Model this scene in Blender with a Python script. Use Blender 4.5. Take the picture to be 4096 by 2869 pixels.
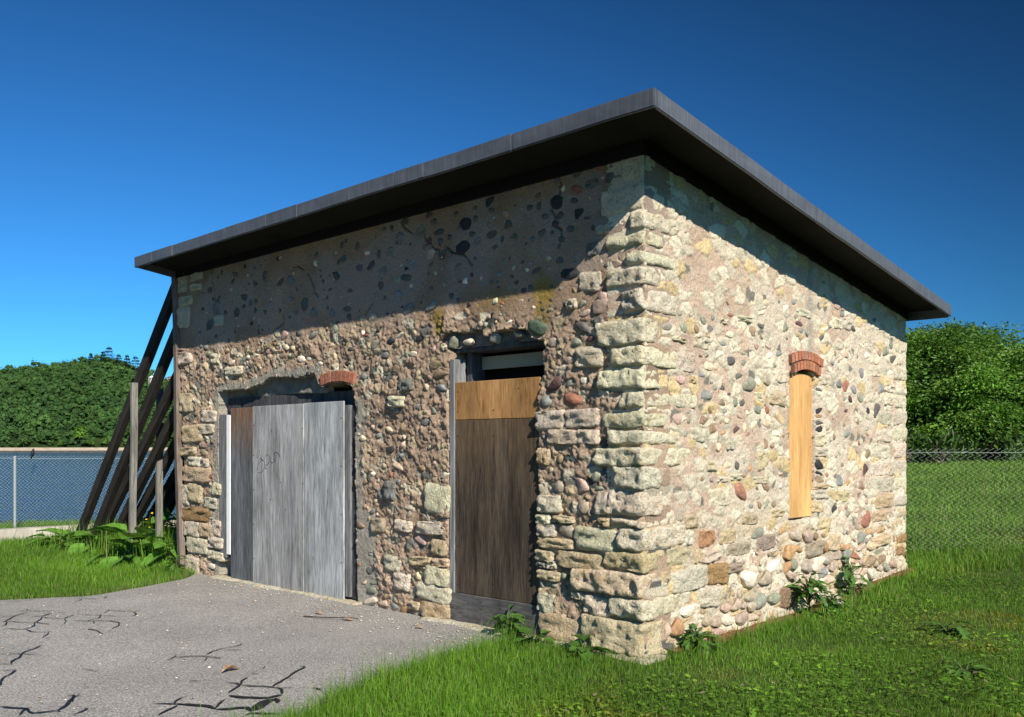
import bpy, bmesh, math, random
import numpy as np
from mathutils import Vector

for o in list(bpy.data.objects):
    bpy.data.objects.remove(o)
SC = bpy.context.scene
COL = SC.collection
R = math.radians

# ------------------------------------------------------------------ camera
cam_d = bpy.data.cameras.new('camera')
cam = bpy.data.objects.new('camera', cam_d); COL.objects.link(cam)
cam.location = (3.907, -5.666, 1.6)
cam.rotation_euler = (R(90), 0, R(42.93))
cam_d.lens = 31.77; cam_d.sensor_width = 36.0
cam_d.shift_y = 0.0862
cam_d.clip_start = 0.1; cam_d.clip_end = 9000
SC.camera = cam
# ------------------------------------------------------------------ sky and sun
SUN_TRAVEL = Vector((-1.0, 0.4166, -0.7534)).normalized()
SUN_EL = math.asin(-SUN_TRAVEL.z)
SUN_ROT = math.atan2(-SUN_TRAVEL.x, -SUN_TRAVEL.y)
W = bpy.data.worlds.new('World'); SC.world = W; W.use_nodes = True
wn = W.node_tree; wn.nodes.clear()
sky = wn.nodes.new('ShaderNodeTexSky'); sky.sky_type = 'NISHITA'; sky.sun_disc = False
sky.sun_elevation = SUN_EL; sky.sun_rotation = SUN_ROT
sky.altitude = 200; sky.air_density = 1.0; sky.dust_density = 0.3; sky.ozone_density = 6.0
# the blue deepens at right angles to the sun, as through a polarising filter, the same all round the dome
gam = wn.nodes.new('ShaderNodeGamma'); gam.inputs['Gamma'].default_value = 1.1
tint_n = wn.nodes.new('ShaderNodeMix'); tint_n.data_type = 'RGBA'; tint_n.blend_type = 'MULTIPLY'; tint_n.inputs[0].default_value = 1.0
tint_n.inputs[7].default_value = (0.25, 0.69, 0.96, 1)
wtc = wn.nodes.new('ShaderNodeTexCoord')
dotn = wn.nodes.new('ShaderNodeVectorMath'); dotn.operation = 'DOT_PRODUCT'; dotn.inputs[1].default_value = -SUN_TRAVEL
def wm(op, a, b):
    n = wn.nodes.new('ShaderNodeMath'); n.operation = op
    for i, v in enumerate((a, b)):
        if isinstance(v, (int, float)): n.inputs[i].default_value = v
        else: wn.links.new(v, n.inputs[i])
    return n.outputs[0]
wn.links.new(wtc.outputs['Generated'], dotn.inputs[0])
c2 = wm('MULTIPLY', dotn.outputs['Value'], dotn.outputs['Value'])
pol = wm('DIVIDE', wm('SUBTRACT', 1.0, c2), wm('ADD', 1.0, c2))
fac = wm('SUBTRACT', 1.0, wm('MULTIPLY', pol, 0.84))
stg = wm('MULTIPLY', fac, 0.102)
bg = wn.nodes.new('ShaderNodeBackground')
wo = wn.nodes.new('ShaderNodeOutputWorld')
wn.links.new(sky.outputs[0], gam.inputs['Color']); wn.links.new(gam.outputs[0], tint_n.inputs[6]); wn.links.new(tint_n.outputs[2], bg.inputs[0])
wn.links.new(stg, bg.inputs['Strength']); wn.links.new(bg.outputs[0], wo.inputs[0])
sun_d = bpy.data.lights.new('sun', 'SUN'); sun_d.energy = 5.0; sun_d.angle = R(0.53); sun_d.color = (1.0, 0.925, 0.81)
sun = bpy.data.objects.new('sun', sun_d); COL.objects.link(sun)
sun.rotation_euler = SUN_TRAVEL.to_track_quat('-Z', 'Y').to_euler(); sun.location = (20, -8, 18)
SC.view_settings.view_transform = 'Standard'; SC.view_settings.look = 'None'
SC.view_settings.exposure = 0.62; SC.view_settings.gamma = 1.0
SC.view_settings.use_curve_mapping = False

rng = np.random.default_rng(7)
random.seed(7)
# ------------------------------------------------------------------ numpy noise
def _h(ix, iy, iz, seed):
    n = (ix.astype(np.int64)*374761393 + iy.astype(np.int64)*668265263 + iz.astype(np.int64)*2147483647 + seed*144269504) & 0xffffffff
    n = ((n ^ (n >> 13))*1274126177) & 0xffffffff
    n = ((n ^ (n >> 15))*2246822519) & 0xffffffff
    return ((n ^ (n >> 16)) & 0xffffff)/float(0xffffff)
def vn(x, y, z=None, seed=0):
    x = np.asarray(x, float); y = np.asarray(y, float); z = np.zeros_like(x) if z is None else np.asarray(z, float)
    ix, iy, iz = np.floor(x), np.floor(y), np.floor(z)
    fx, fy, fz = x-ix, y-iy, z-iz
    fx, fy, fz = [t*t*(3-2*t) for t in (fx, fy, fz)]
    r = 0
    for a in (0, 1):
        for b in (0, 1):
            for c in (0, 1):
                r = r + _h(ix+a, iy+b, iz+c, seed)*(fx if a else 1-fx)*(fy if b else 1-fy)*(fz if c else 1-fz)
    return r-0.5
def fbm(x, y, z=None, seed=0, o=4):
    r = 0; a = 1.0; k = 1.0
    for i in range(o):
        r = r + a*vn(x*k, y*k, None if z is None else z*k, seed+i*17); a *= .5; k *= 2.03
    return r
def worley(x, y, seed):
    ix, iy = np.floor(x), np.floor(y)
    z0 = np.zeros_like(x)
    d1 = np.full(x.shape, 9.); d2 = d1.copy(); dx = z0.copy(); dy = z0.copy(); ca = z0.copy(); cb = z0.copy()
    for a in (-1, 0, 1):
        for b in (-1, 0, 1):
            px = ix+a+_h(ix+a, iy+b, z0, seed); py = iy+b+_h(ix+a, iy+b, z0, seed+1)
            d = np.hypot(x-px, y-py)
            m = d < d1
            d2 = np.where(m, d1, np.minimum(d2, d))
            dx = np.where(m, x-px, dx); dy = np.where(m, y-py, dy)
            ca = np.where(m, ix+a, ca); cb = np.where(m, iy+b, cb)
            d1 = np.where(m, d, d1)
    return d1, d2, dx, dy, _h(ca, cb, z0, seed+2), _h(ca, cb, z0, seed+3), _h(ca, cb, z0, seed+4)
def sst(a, b, x):
    t = np.clip((np.asarray(x, float)-a)/(b-a), 0, 1); return t*t*(3-2*t)
# ------------------------------------------------------------------ mesh helpers
def mesh(name, V, F, col=None, smooth=True):
    """V (n,3); F one array or list of arrays of polygons; col (n,3) point colours"""
    V = np.asarray(V, np.float32).reshape(-1, 3)
    if isinstance(F, np.ndarray): F = [F]
    F = [np.asarray(f, np.int32) for f in F if len(f)]
    me = bpy.data.meshes.new(name)
    me.vertices.add(len(V)); me.vertices.foreach_set('co', V.ravel())
    loops = np.concatenate([f.ravel() for f in F]); cnt = np.concatenate([np.full(len(f), f.shape[1], np.int32) for f in F])
    me.loops.add(len(loops)); me.loops.foreach_set('vertex_index', loops)
    me.polygons.add(len(cnt)); st = np.concatenate([[0], np.cumsum(cnt)[:-1]]).astype(np.int32)
    me.polygons.foreach_set('loop_start', st); me.polygons.foreach_set('loop_total', cnt)
    me.polygons.foreach_set('use_smooth', np.full(len(cnt), smooth, bool))
    me.update(calc_edges=True)
    if col is not None:
        at = me.color_attributes.new('Col', 'FLOAT_COLOR', 'POINT')
        c = np.ones((len(V), 4), np.float32); c[:, :3] = col; at.data.foreach_set('color', c.ravel())
    return me
def obj(name, me, mat=None, parent=None, loc=None, rot=None, scale=None, color=None, **props):
    o = bpy.data.objects.new(name, me); COL.objects.link(o)
    if mat is not None and me is not None and not me.materials: me.materials.append(mat)
    if parent is not None: o.parent = parent
    if loc is not None: o.location = loc
    if rot is not None: o.rotation_euler = rot
    if scale is not None: o.scale = scale
    if color is not None: o.color = (*color, 1)
    for k, v in props.items(): o[k] = v
    return o
def empty(name, loc=(0, 0, 0), parent=None, rot=None, **props):
    o = bpy.data.objects.new(name, None); COL.objects.link(o); o.location = loc; o.empty_display_size = .1
    if parent is not None: o.parent = parent
    if rot is not None: o.rotation_euler = rot
    for k, v in props.items(): o[k] = v
    return o
def ico(n):
    bm = bmesh.new(); bmesh.ops.create_icosphere(bm, subdivisions=n, radius=1.0)
    V = np.array([v.co[:] for v in bm.verts]); F = np.array([[v.index for v in f.verts] for f in bm.faces]); bm.free()
    return V, F
ICO1, ICO2, ICO3 = ico(1), ico(2), ico(3)
def boxgrid(nx, ny, nz):
    idx = {}; V = []; F = []
    def g(i, j, k):
        if (i, j, k) not in idx:
            idx[i, j, k] = len(V); V.append((i/nx-.5, j/ny-.5, k/nz-.5))
        return idx[i, j, k]
    for j in range(ny):
        for k in range(nz):
            F.append((g(0, j, k), g(0, j, k+1), g(0, j+1, k+1), g(0, j+1, k))); F.append((g(nx, j, k), g(nx, j+1, k), g(nx, j+1, k+1), g(nx, j, k+1)))
    for i in range(nx):
        for k in range(nz):
            F.append((g(i, 0, k), g(i+1, 0, k), g(i+1, 0, k+1), g(i, 0, k+1))); F.append((g(i, ny, k), g(i, ny, k+1), g(i+1, ny, k+1), g(i+1, ny, k)))
    for i in range(nx):
        for j in range(ny):
            F.append((g(i, j, 0), g(i, j+1, 0), g(i+1, j+1, 0), g(i+1, j, 0))); F.append((g(i, j, nz), g(i+1, j, nz), g(i+1, j+1, nz), g(i, j+1, nz)))
    return np.array(V), np.array(F)
def box_me(name, x0, x1, y0, y1, z0, z1, bev=.004, seg=1, wob=0.0, seed=0, div=(1, 1, 1)):
    """bevelled box, optional slight waviness"""
    if wob or div != (1, 1, 1):
        V, F = boxgrid(*div)
        V = (V+.5)*np.array([x1-x0, y1-y0, z1-z0])+np.array([x0, y0, z0])
        V = V+wob*np.stack([fbm(V[:, 0]*3, V[:, 1]*3, V[:, 2]*3, seed+i, 2) for i in range(3)], 1)
        return mesh(name, V, F, smooth=False)
    bm = bmesh.new(); bmesh.ops.create_cube(bm, size=1)
    for v in bm.verts:
        v.co = ((v.co.x+.5)*(x1-x0)+x0, (v.co.y+.5)*(y1-y0)+y0, (v.co.z+.5)*(z1-z0)+z0)
    if bev: bmesh.ops.bevel(bm, geom=bm.edges[:], offset=bev, segments=seg, affect='EDGES', clamp_overlap=True)
    me = bpy.data.meshes.new(name); bm.to_mesh(me); bm.free(); return me
def tube(P, r, n=5, taper=None, up=None):
    """tube along polyline -> V,F(quads)"""
    P = np.asarray(P, float); m = len(P); rr = np.full(m, r) if taper is None else np.linspace(r, taper, m)
    T = np.gradient(P, axis=0); T /= np.linalg.norm(T, axis=1)[:, None]+1e-9
    if up is None: up = np.array([0, 0, 1.]) if abs(T[:, 2]).max() < .9 else np.array([1., .13, 0])
    A = np.cross(T, up); A /= np.linalg.norm(A, axis=1)[:, None]+1e-9; B = np.cross(T, A)
    an = np.arange(n)*2*np.pi/n
    V = (P[:, None]+rr[:, None, None]*(np.cos(an)[None, :, None]*A[:, None]+np.sin(an)[None, :, None]*B[:, None])).reshape(-1, 3)
    i = np.arange(m-1)[:, None]*n; j = np.arange(n)[None]; j2 = (j+1) % n
    F = np.stack([i+j, i+j2, i+n+j2, i+n+j], -1).reshape(-1, 4)
    return V, F
def joinVF(L):
    Vs, Fs, o = [], [], 0
    for V, F in L:
        Vs.append(V); Fs.append(F+o); o += len(V)
    return np.concatenate(Vs), np.concatenate(Fs)
# ------------------------------------------------------------------ material helper
class M:
    def __init__(s, name, rough=.9, spec=.2):
        s.m = bpy.data.materials.new(name); s.m.use_nodes = True; s.t = s.m.node_tree
        s.b = s.t.nodes['Principled BSDF']; s.b.inputs['Roughness'].default_value = rough
        s.b.inputs['Specular IOR Level'].default_value = spec
        s.tc = s.t.nodes.new('ShaderNodeTexCoord'); s._h = None
    def n(s, t, **k):
        nd = s.t.nodes.new('ShaderNode'+t)
        for a, b in k.items(): setattr(nd, a, b)
        return nd
    def l(s, a, b): s.t.links.new(a, b)
    def vec(s, sc=(1, 1, 1), src='Object', rot=(0, 0, 0)):
        mp = s.n('Mapping'); mp.inputs['Scale'].default_value = sc; mp.inputs['Rotation'].default_value = rot
        s.l(s.tc.outputs[src], mp.inputs['Vector']); return mp.outputs[0]
    def noise(s, scale, v=None, detail=4, rough=.6, dist=0, out='Fac'):
        nd = s.n('TexNoise'); nd.inputs['Scale'].default_value = scale; nd.inputs['Detail'].default_value = detail
        nd.inputs['Roughness'].default_value = rough; nd.inputs['Distortion'].default_value = dist
        s.l(v if v is not None else s.tc.outputs['Object'], nd.inputs['Vector']); return nd.outputs[out]
    def vor(s, scale, v=None, feat='F1', out='Distance'):
        nd = s.n('TexVoronoi'); nd.feature = feat; nd.inputs['Scale'].default_value = scale
        s.l(v if v is not None else s.tc.outputs['Object'], nd.inputs['Vector']); return nd.outputs[out]
    def ramp(s, f, stops, interp='LINEAR'):
        r = s.n('ValToRGB'); r.color_ramp.interpolation = interp; e = r.color_ramp.elements
        while len(e) < len(stops): e.new(.5)
        for q, (p, c) in zip(e, stops):
            q.position = p; q.color = (c, c, c, 1) if isinstance(c, (int, float)) else (*c, 1)
        s.l(f, r.inputs[0]); return r.outputs[0]
    def mix(s, a, b, f=.5, mode='MIX'):
        nd = s.n('Mix'); nd.data_type = 'RGBA'; nd.blend_type = mode
        for k, v in ((0, f), (6, a), (7, b)):
            sock = nd.inputs[k]
            if hasattr(v, 'is_linked'): s.l(v, sock)
            elif isinstance(v, (tuple, list)): sock.default_value = (*v, 1)
            else: sock.default_value = v if k == 0 else (v, v, v, 1)
        return nd.outputs[2]
    def math(s, a, b, op='MULTIPLY'):
        nd = s.n('Math'); nd.operation = op
        for i, v in enumerate((a, b)):
            if hasattr(v, 'is_linked'): s.l(v, nd.inputs[i])
            else: nd.inputs[i].default_value = v
        return nd.outputs[0]
    def attr(s, name='Col'):
        nd = s.n('Attribute'); nd.attribute_name = name; return nd.outputs['Color']
    def objcol(s): return s.n('ObjectInfo').outputs['Color']
    def objrand(s): return s.n('ObjectInfo').outputs['Random']
    def bump(s, h, strength=.5, dist=.01):
        nd = s.n('Bump'); nd.inputs['Strength'].default_value = strength; nd.inputs['Distance'].default_value = dist
        s.l(h, nd.inputs['Height'])
        if s._h is not None: s.l(s._h, nd.inputs['Normal'])
        s._h = nd.outputs[0]; s.l(s._h, s.b.inputs['Normal']); return s
    def col(s, c):
        if hasattr(c, 'is_linked'): s.l(c, s.b.inputs['Base Color'])
        else: s.b.inputs['Base Color'].default_value = (*c, 1)
        return s
    def set(s, **k):
        for a, b in k.items(): s.b.inputs[a.replace('_', ' ')].default_value = b
        return s
MT = {}
# mortar / rubble face, colour from the mesh
def build_mats():
    m = M('mortar', .95, .1)
    c = m.attr(); w = m.tc.outputs['Object']
    c = m.mix(c, m.ramp(m.noise(60, detail=5), [(.25, .55), (.75, 1.25)]), 1, 'MULTIPLY')
    sp = m.ramp(m.vor(140), [(.0, 1.35), (.22, 1.0)]); c = m.mix(c, sp, .8, 'MULTIPLY')
    m.col(c); m.bump(m.noise(38, detail=7, rough=.75), .9, .03).bump(m.noise(150, detail=3), .6, .006); MT['mortar'] = m.m
    # river cobble (colour per object)
    for nm, src in (('cobble', 'o'), ('pebble', 'a')):
        m = M(nm, .75, .3); c = m.objcol() if src == 'o' else m.attr()
        g = m.vec((1, 1, 1), 'Object')
        c = m.mix(c, m.ramp(m.noise(2.2 if src == 'o' else 30, g, 5), [(.25, .55), (.75, 1.4)]), 1, 'MULTIPLY')
        c = m.mix(c, m.ramp(m.noise(14 if src == 'o' else 160, g, 3), [(.3, .75), (.7, 1.2)]), .8, 'MULTIPLY')
        m.col(c); m.bump(m.noise(4 if src == 'o' else 60, g, 5), .25, .12 if src == 'o' else .01); MT[nm] = m.m
    # pitted limestone
    m = M('limestone', .95, .1); g = m.tc.outputs['Generated']
    ob = m.n('NewGeometry').outputs['Position']
    c = m.objcol()
    c = m.mix(c, m.ramp(m.noise(9, ob, 6, .65), [(.28, (.80, .66, .46)), (.46, 1.0), (.72, 1.12)]), .8, 'MULTIPLY')
    pit = m.ramp(m.noise(55, ob, 4, .7), [(.33, .45), (.43, 1.0)]); c = m.mix(c, pit, .7, 'MULTIPLY')
    sto = m.noise(24, ob, 5, .7)
    m.col(c); m.bump(m.noise(16, ob, 6, .7), 1.0, .06).bump(pit, .8, .015); MT['limestone'] = m.m
    m = M('brick', .9, .1); ob = m.n('NewGeometry').outputs['Position']
    c = m.mix(m.objcol(), m.ramp(m.noise(40, ob, 5), [(.3, .6), (.7, 1.25)]), 1, 'MULTIPLY')
    m.col(c); m.bump(m.noise(70, ob, 4), .6, .006); MT['brick'] = m.m
    m = M('concrete', .95, .1); c = m.ramp(m.noise(9, None, 6), [(.3, (.13, .12, .10)), (.7, (.24, .225, .19))])
    m.col(c); m.bump(m.noise(30, None, 6), .5, .015); MT['concrete'] = m.m
    m = M('kerb_concrete', .95, .1); c = m.ramp(m.noise(4, None, 6), [(.3, (.3, .27, .22)), (.7, (.46, .42, .35))])
    m.col(c); m.bump(m.noise(30, None, 6), .5, .015); MT['kerb'] = m.m
    # roof sheet metal
    m = M('roof_metal', .5, .4); c = m.ramp(m.noise(1.3, m.vec((1, 1, 6)), 5), [(.3, (.085, .094, .108)), (.7, (.115, .125, .14))])
    st = m.ramp(m.noise(5, m.vec((9, 9, .4)), 4), [(.30, .75), (.5, 1.0), (.68, 1.25), (.74, 2.2)]); c = m.mix(c, st, .7, 'MULTIPLY')
    m.col(c).set(Metallic=.25); m.bump(m.noise(1.8, None, 3), .5, .05).bump(m.noise(9, None, 2), .12, .01); MT['roof'] = m.m
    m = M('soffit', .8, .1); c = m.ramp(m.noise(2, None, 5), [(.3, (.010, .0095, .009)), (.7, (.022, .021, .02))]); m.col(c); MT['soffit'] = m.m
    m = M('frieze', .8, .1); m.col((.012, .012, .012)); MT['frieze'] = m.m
    m = M('dark_interior', .9, 0); m.col((.02, .018, .016)); MT['dark'] = m.m
    m = M('pale_panel', .9, 0); m.col((.32, .33, .25)); MT['pale'] = m.m
    m = M('white_paint', .7, .2); m.col(m.ramp(m.noise(20, m.vec((4, 4, 1)), 4), [(.3, (.74, .72, .66)), (.55, (.85, .84, .80))])); MT['white'] = m.m
    # weathered wood family
    def wood(nm, a, b, d, knots=True, top=None, zspan=None, stretch=(1, 1, .06), sc=26, low=None):
        m = M(nm, .85, .15); v = m.vec(stretch, 'Object')
        dis = m.noise(3.0, m.vec((1, 1, .35)), 3)
        vv = m.n('VectorMath'); vv.operation = 'ADD'; m.l(v, vv.inputs[0])
        off = m.n('CombineXYZ'); m.l(m.math(dis, .10), off.inputs[0]); m.l(off.outputs[0], vv.inputs[1])
        g0 = m.noise(sc, vv.outputs[0], 5, .65); g1 = m.noise(sc*3.4, vv.outputs[0], 4, .7)
        gm = m.n('Mix'); gm.data_type = 'FLOAT'; gm.inputs[0].default_value = .55; m.l(g0, gm.inputs[2]); m.l(g1, gm.inputs[3]); g = gm.outputs[0]
        c = m.ramp(g, [(.34, d), (.46, a), (.62, b)])
        big = m.noise(1.6, m.vec((2.2, 2.2, .5)), 4)
        c = m.mix(c, m.ramp(big, [(.25, .5), (.5, .95), (.75, 1.4)]), 1, 'MULTIPLY')
        if top is not None:
            z = m.n('SeparateXYZ'); m.l(m.n('NewGeometry').outputs['Position'], z.inputs[0])
            f = m.math(m.math(z.outputs[2], zspan[0], 'SUBTRACT'), zspan[1]-zspan[0], 'DIVIDE')
            f = m.math(f, m.math(m.math(m.noise(5, m.vec((5, 5, .6)), 4), .5, 'SUBTRACT'), 1.2), 'ADD')
            f = m.ramp(f, [(0, 0.0), (1, 1.0)])
            c2 = m.ramp(g, [(.36, top[0]), (.58, top[1])])
            c = m.mix(c, c2, f)
        if knots:
            kv = m.vor(3.2, m.vec((1.6, 1.6, .8))); k = m.ramp(kv, [(.03, .35), (.085, 1.0)]); c = m.mix(c, k, .7, 'MULTIPLY')
        m.col(c); m.bump(g, .45, .006); MT[nm] = m.m
    gr = ((.25, .245, .235), (.43, .43, .42), (.10, .097, .09))
    wood('wood_grey', *gr)
    wood('wood_grey_blue', (.28, .29, .285), (.50, .51, .50), (.11, .11, .105))
    wood('wood_strip', (.10, .105, .11), (.18, .185, .19), (.045, .045, .045), False, ((.09, .035, .012), (.30, .15, .06)), (1.45, 2.35), sc=34)
    wood('wood_jamb', (.14, .14, .14), (.27, .27, .265), (.05, .05, .05), False)
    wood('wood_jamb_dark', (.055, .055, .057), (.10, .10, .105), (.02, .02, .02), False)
    wood('ply_tan', (.32, .165, .06), (.44, .25, .10), (.15, .06, .02), True, stretch=(1, 1, .1), sc=20)
    wood('ply_dark', (.055, .042, .031), (.115, .085, .058), (.014, .012, .010), True, ((.09, .058, .033), (.19, .122, .066)), (1.1, 2.4), sc=30)
    wood('ply_new', (.50, .28, .10), (.58, .35, .145), (.34, .17, .055), False, sc=30)
    wood('plank_low', (.085, .082, .078), (.15, .145, .138), (.03, .03, .03), False, stretch=(.12, 1, 1), sc=22)
    wood('brace', (.028, .024, .02), (.048, .042, .036), (.012, .011, .01), False, stretch=(1, 1, .12), sc=18)
    wood('stake', (.16, .15, .13), (.27, .255, .225), (.06, .055, .045), False)
    wood('edge_plank', (.15, .115, .09), (.27, .215, .175), (.05, .04, .03), False)
    m = M('pencil', .9, 0); m.col((.05, .055, .06)); MT['pencil'] = m.m
    m = M('rust_nail', .8, .2); m.col((.05, .025, .015)); MT['nail'] = m.m
    # asphalt
    m = M('asphalt', .92, .15)
    c = m.ramp(m.noise(75, None, 3, .85), [(.32, (.078, .073, .066)), (.5, (.262, .248, .224)), (.66, (.50, .475, .43))])
    c = m.mix(c, m.ramp(m.vor(55), [(.0, 1.55), (.16, 1.0)]), .7, 'MULTIPLY')
    c = m.mix(c, m.ramp(m.noise(.9, None, 5), [(.3, .8), (.7, 1.12)]), 1, 'MULTIPLY')
    m.col(c); m.bump(m.noise(120, None, 3), .8, .006).bump(m.noise(2, None, 3), .2, .03); MT['asphalt'] = m.m
    m = M('tar', .55, .3); m.col((.013, .013, .014)); m.bump(m.noise(60, None, 4), .4, .005); MT['tar'] = m.m
    m = M('soil', .95, .1); c = m.ramp(m.noise(6, None, 7, .65), [(.3, (.030, .045, .012)), (.5, (.045, .07, .016)), (.7, (.075, .10, .025))])
    m.col(c); m.bump(m.noise(25, None, 6), .8, .03); MT['ground'] = m.m
    m = M('dirt', .95, .1); c = m.ramp(m.noise(30, None, 6, .65), [(.3, (.09, .04, .02)), (.7, (.25, .13, .07))]); m.col(c); m.bump(m.noise(60, None, 5), .8, .01); MT['dirt'] = m.m
    # leaves (diffuse + translucent)
    def leaf(nm, src='a', tr=.35, rough=.55, spec=.25, var=True):
        m = M(nm, rough, spec); c = m.attr() if src == 'a' else m.objcol()
        m.col(c); t = m.n('BsdfTranslucent'); hs = m.n('HueSaturation'); hs.inputs['Value'].default_value = 1.5; hs.inputs['Hue'].default_value = .485
        m.l(c, hs.inputs['Color']); m.l(hs.outputs[0], t.inputs[0])
        mx = m.n('MixShader'); mx.inputs[0].default_value = tr; m.l(m.b.outputs[0], mx.inputs[1]); m.l(t.outputs[0], mx.inputs[2])
        m.l(mx.outputs[0], m.t.nodes['Material Output'].inputs[0]); MT[nm] = m.m
    leaf('grass', tr=.3); leaf('leaf', tr=.3, spec=.35, rough=.5); leaf('far_leaf', tr=.15, spec=.1, rough=.8)
    m = M('bark', .95, .1); c = m.ramp(m.noise(12, m.vec((1, 1, .3)), 5), [(.3, (.03, .025, .02)), (.7, (.08, .068, .055))]); m.col(c); m.bump(m.noise(20, m.vec((1, 1, .3)), 4), .8, .02); MT['bark'] = m.m
    m = M('water', .10, .5); m.col((.008, .03, .075)).set(IOR=1.33)
    m.bump(m.noise(.25, m.vec((1, 1, 1)), 3, .6), .6, .8).bump(m.noise(2.2, m.vec((1, 1, 1)), 4, .65), .8, .12); MT['water'] = m.m
    m = M('sand', .95, .1); m.col(m.ramp(m.noise(.2, None, 5), [(.3, (.34, .27, .19)), (.7, (.52, .43, .32))])); MT['sand'] = m.m
    m = M('hill_floor', .95, .05); m.col(m.ramp(m.noise(.05, None, 5), [(.3, (.012, .025, .008)), (.7, (.03, .055, .014))])); MT['hill'] = m.m
    m = M('galvanised', .45, .5); m.col((.58, .62, .57)); MT['galv'] = m.m
    m = M('post_steel', .5, .4); m.col((.30, .33, .32)).set(Metallic=.3); MT['post'] = m.m
    m = M('feather', .6, .3); m.col((.010, .010, .012)); MT['feather'] = m.m
    m = M('red_patch', .6, .3); m.col((.2, .03, .02)); MT['redf'] = m.m
    m = M('plain', .85, .2); m.col(m.objcol()); MT['plain'] = m.m
    m = M('flower', .7, .1); m.col((.75, .55, .02)); MT['flower'] = m.m
    m = M('dry_leaf', .8, .2); m.col(m.ramp(m.noise(30, None, 4), [(.3, (.16, .09, .045)), (.7, (.42, .30, .19))])); MT['dry'] = m.m
build_mats()
# ------------------------------------------------------------------ terrain
CAMX, CAMY = 3.907, -5.666
def cw(X, Z):            # metres right of / ahead of the viewpoint -> world
    return CAMX+.7322*X-.6811*Z, CAMY+.681*X+.7322*Z
def gh(x, y):
    x = np.asarray(x, float); y = np.asarray(y, float)
    lake = sst(-15.6, -20.5, x+.30*np.maximum(0, y-8))
    rise = .045*np.clip(y-2.5, 0, 34)*(1-sst(-9, -14, x)*.8*(y < 12))
    base = rise+.02*vn(x*.35, y*.35, seed=3)-.012
    base = np.where((np.abs(x+3.6) < 4.2) & (y < .4), np.minimum(base, -.012), base)
    return base*(1-lake)-3.0*lake
XL_Y = [-16, -8, -4.5, -2.4, -1.7, -.9, -.39, .2]; XL_X = [-6.9, -6.8, -6.65, -6.42, -5.98, -6.22, -6.42, -7.0]
XR_Y = [-16, -8, -4, -2.6, -2.26, -1.74, -.9, -.1, .2]; XR_X = [-.2, -.3, -.5, -.64, -.81, -1.03, -1.17, -1.24, -1.24]
def drive_l(y): return np.interp(y, XL_Y, XL_X)+.05*vn(np.asarray(y)*4, np.asarray(y)*0, seed=5)
def drive_r(y): return np.interp(y, XR_Y, XR_X)+.06*vn(np.asarray(y)*4, np.asarray(y)*0, seed=6)
def in_drive(x, y, m=0.): return (y < .05) & (x > drive_l(y)+m) & (x < drive_r(y)-m) & (y > -16)
def lines(c0, c1):
    g = [i*.4 for i in range(0, int((c1-c0)/.4)+1)]; a = [c0+q for q in g]
    st, x = .5, a[-1]
    while x < 2600: st *= 1.22; x += st; a.append(x)
    st, x = .5, a[0]; b = []
    while x > -2600: st *= 1.22; x -= st; b.append(x)
    return np.array(b[::-1]+a)
gx, gy = lines(-24, 16), lines(-12, 22)
gx = np.where(gx < -60, -60-(-60-gx)*.02, gx)
GX, GY = np.meshgrid(gx, gy)
GV = np.stack([GX, GY, gh(GX, GY)], -1).reshape(-1, 3)
n1, n2 = len(gx), len(gy)
ii = (np.arange(n2-1)[:, None]*n1+np.arange(n1-1)[None]).ravel()
obj('ground', mesh('ground', GV, np.stack([ii, ii+1, ii+n1+1, ii+n1], 1)), MT['ground'], kind='structure', label='grassy ground around the stone building')
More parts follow.
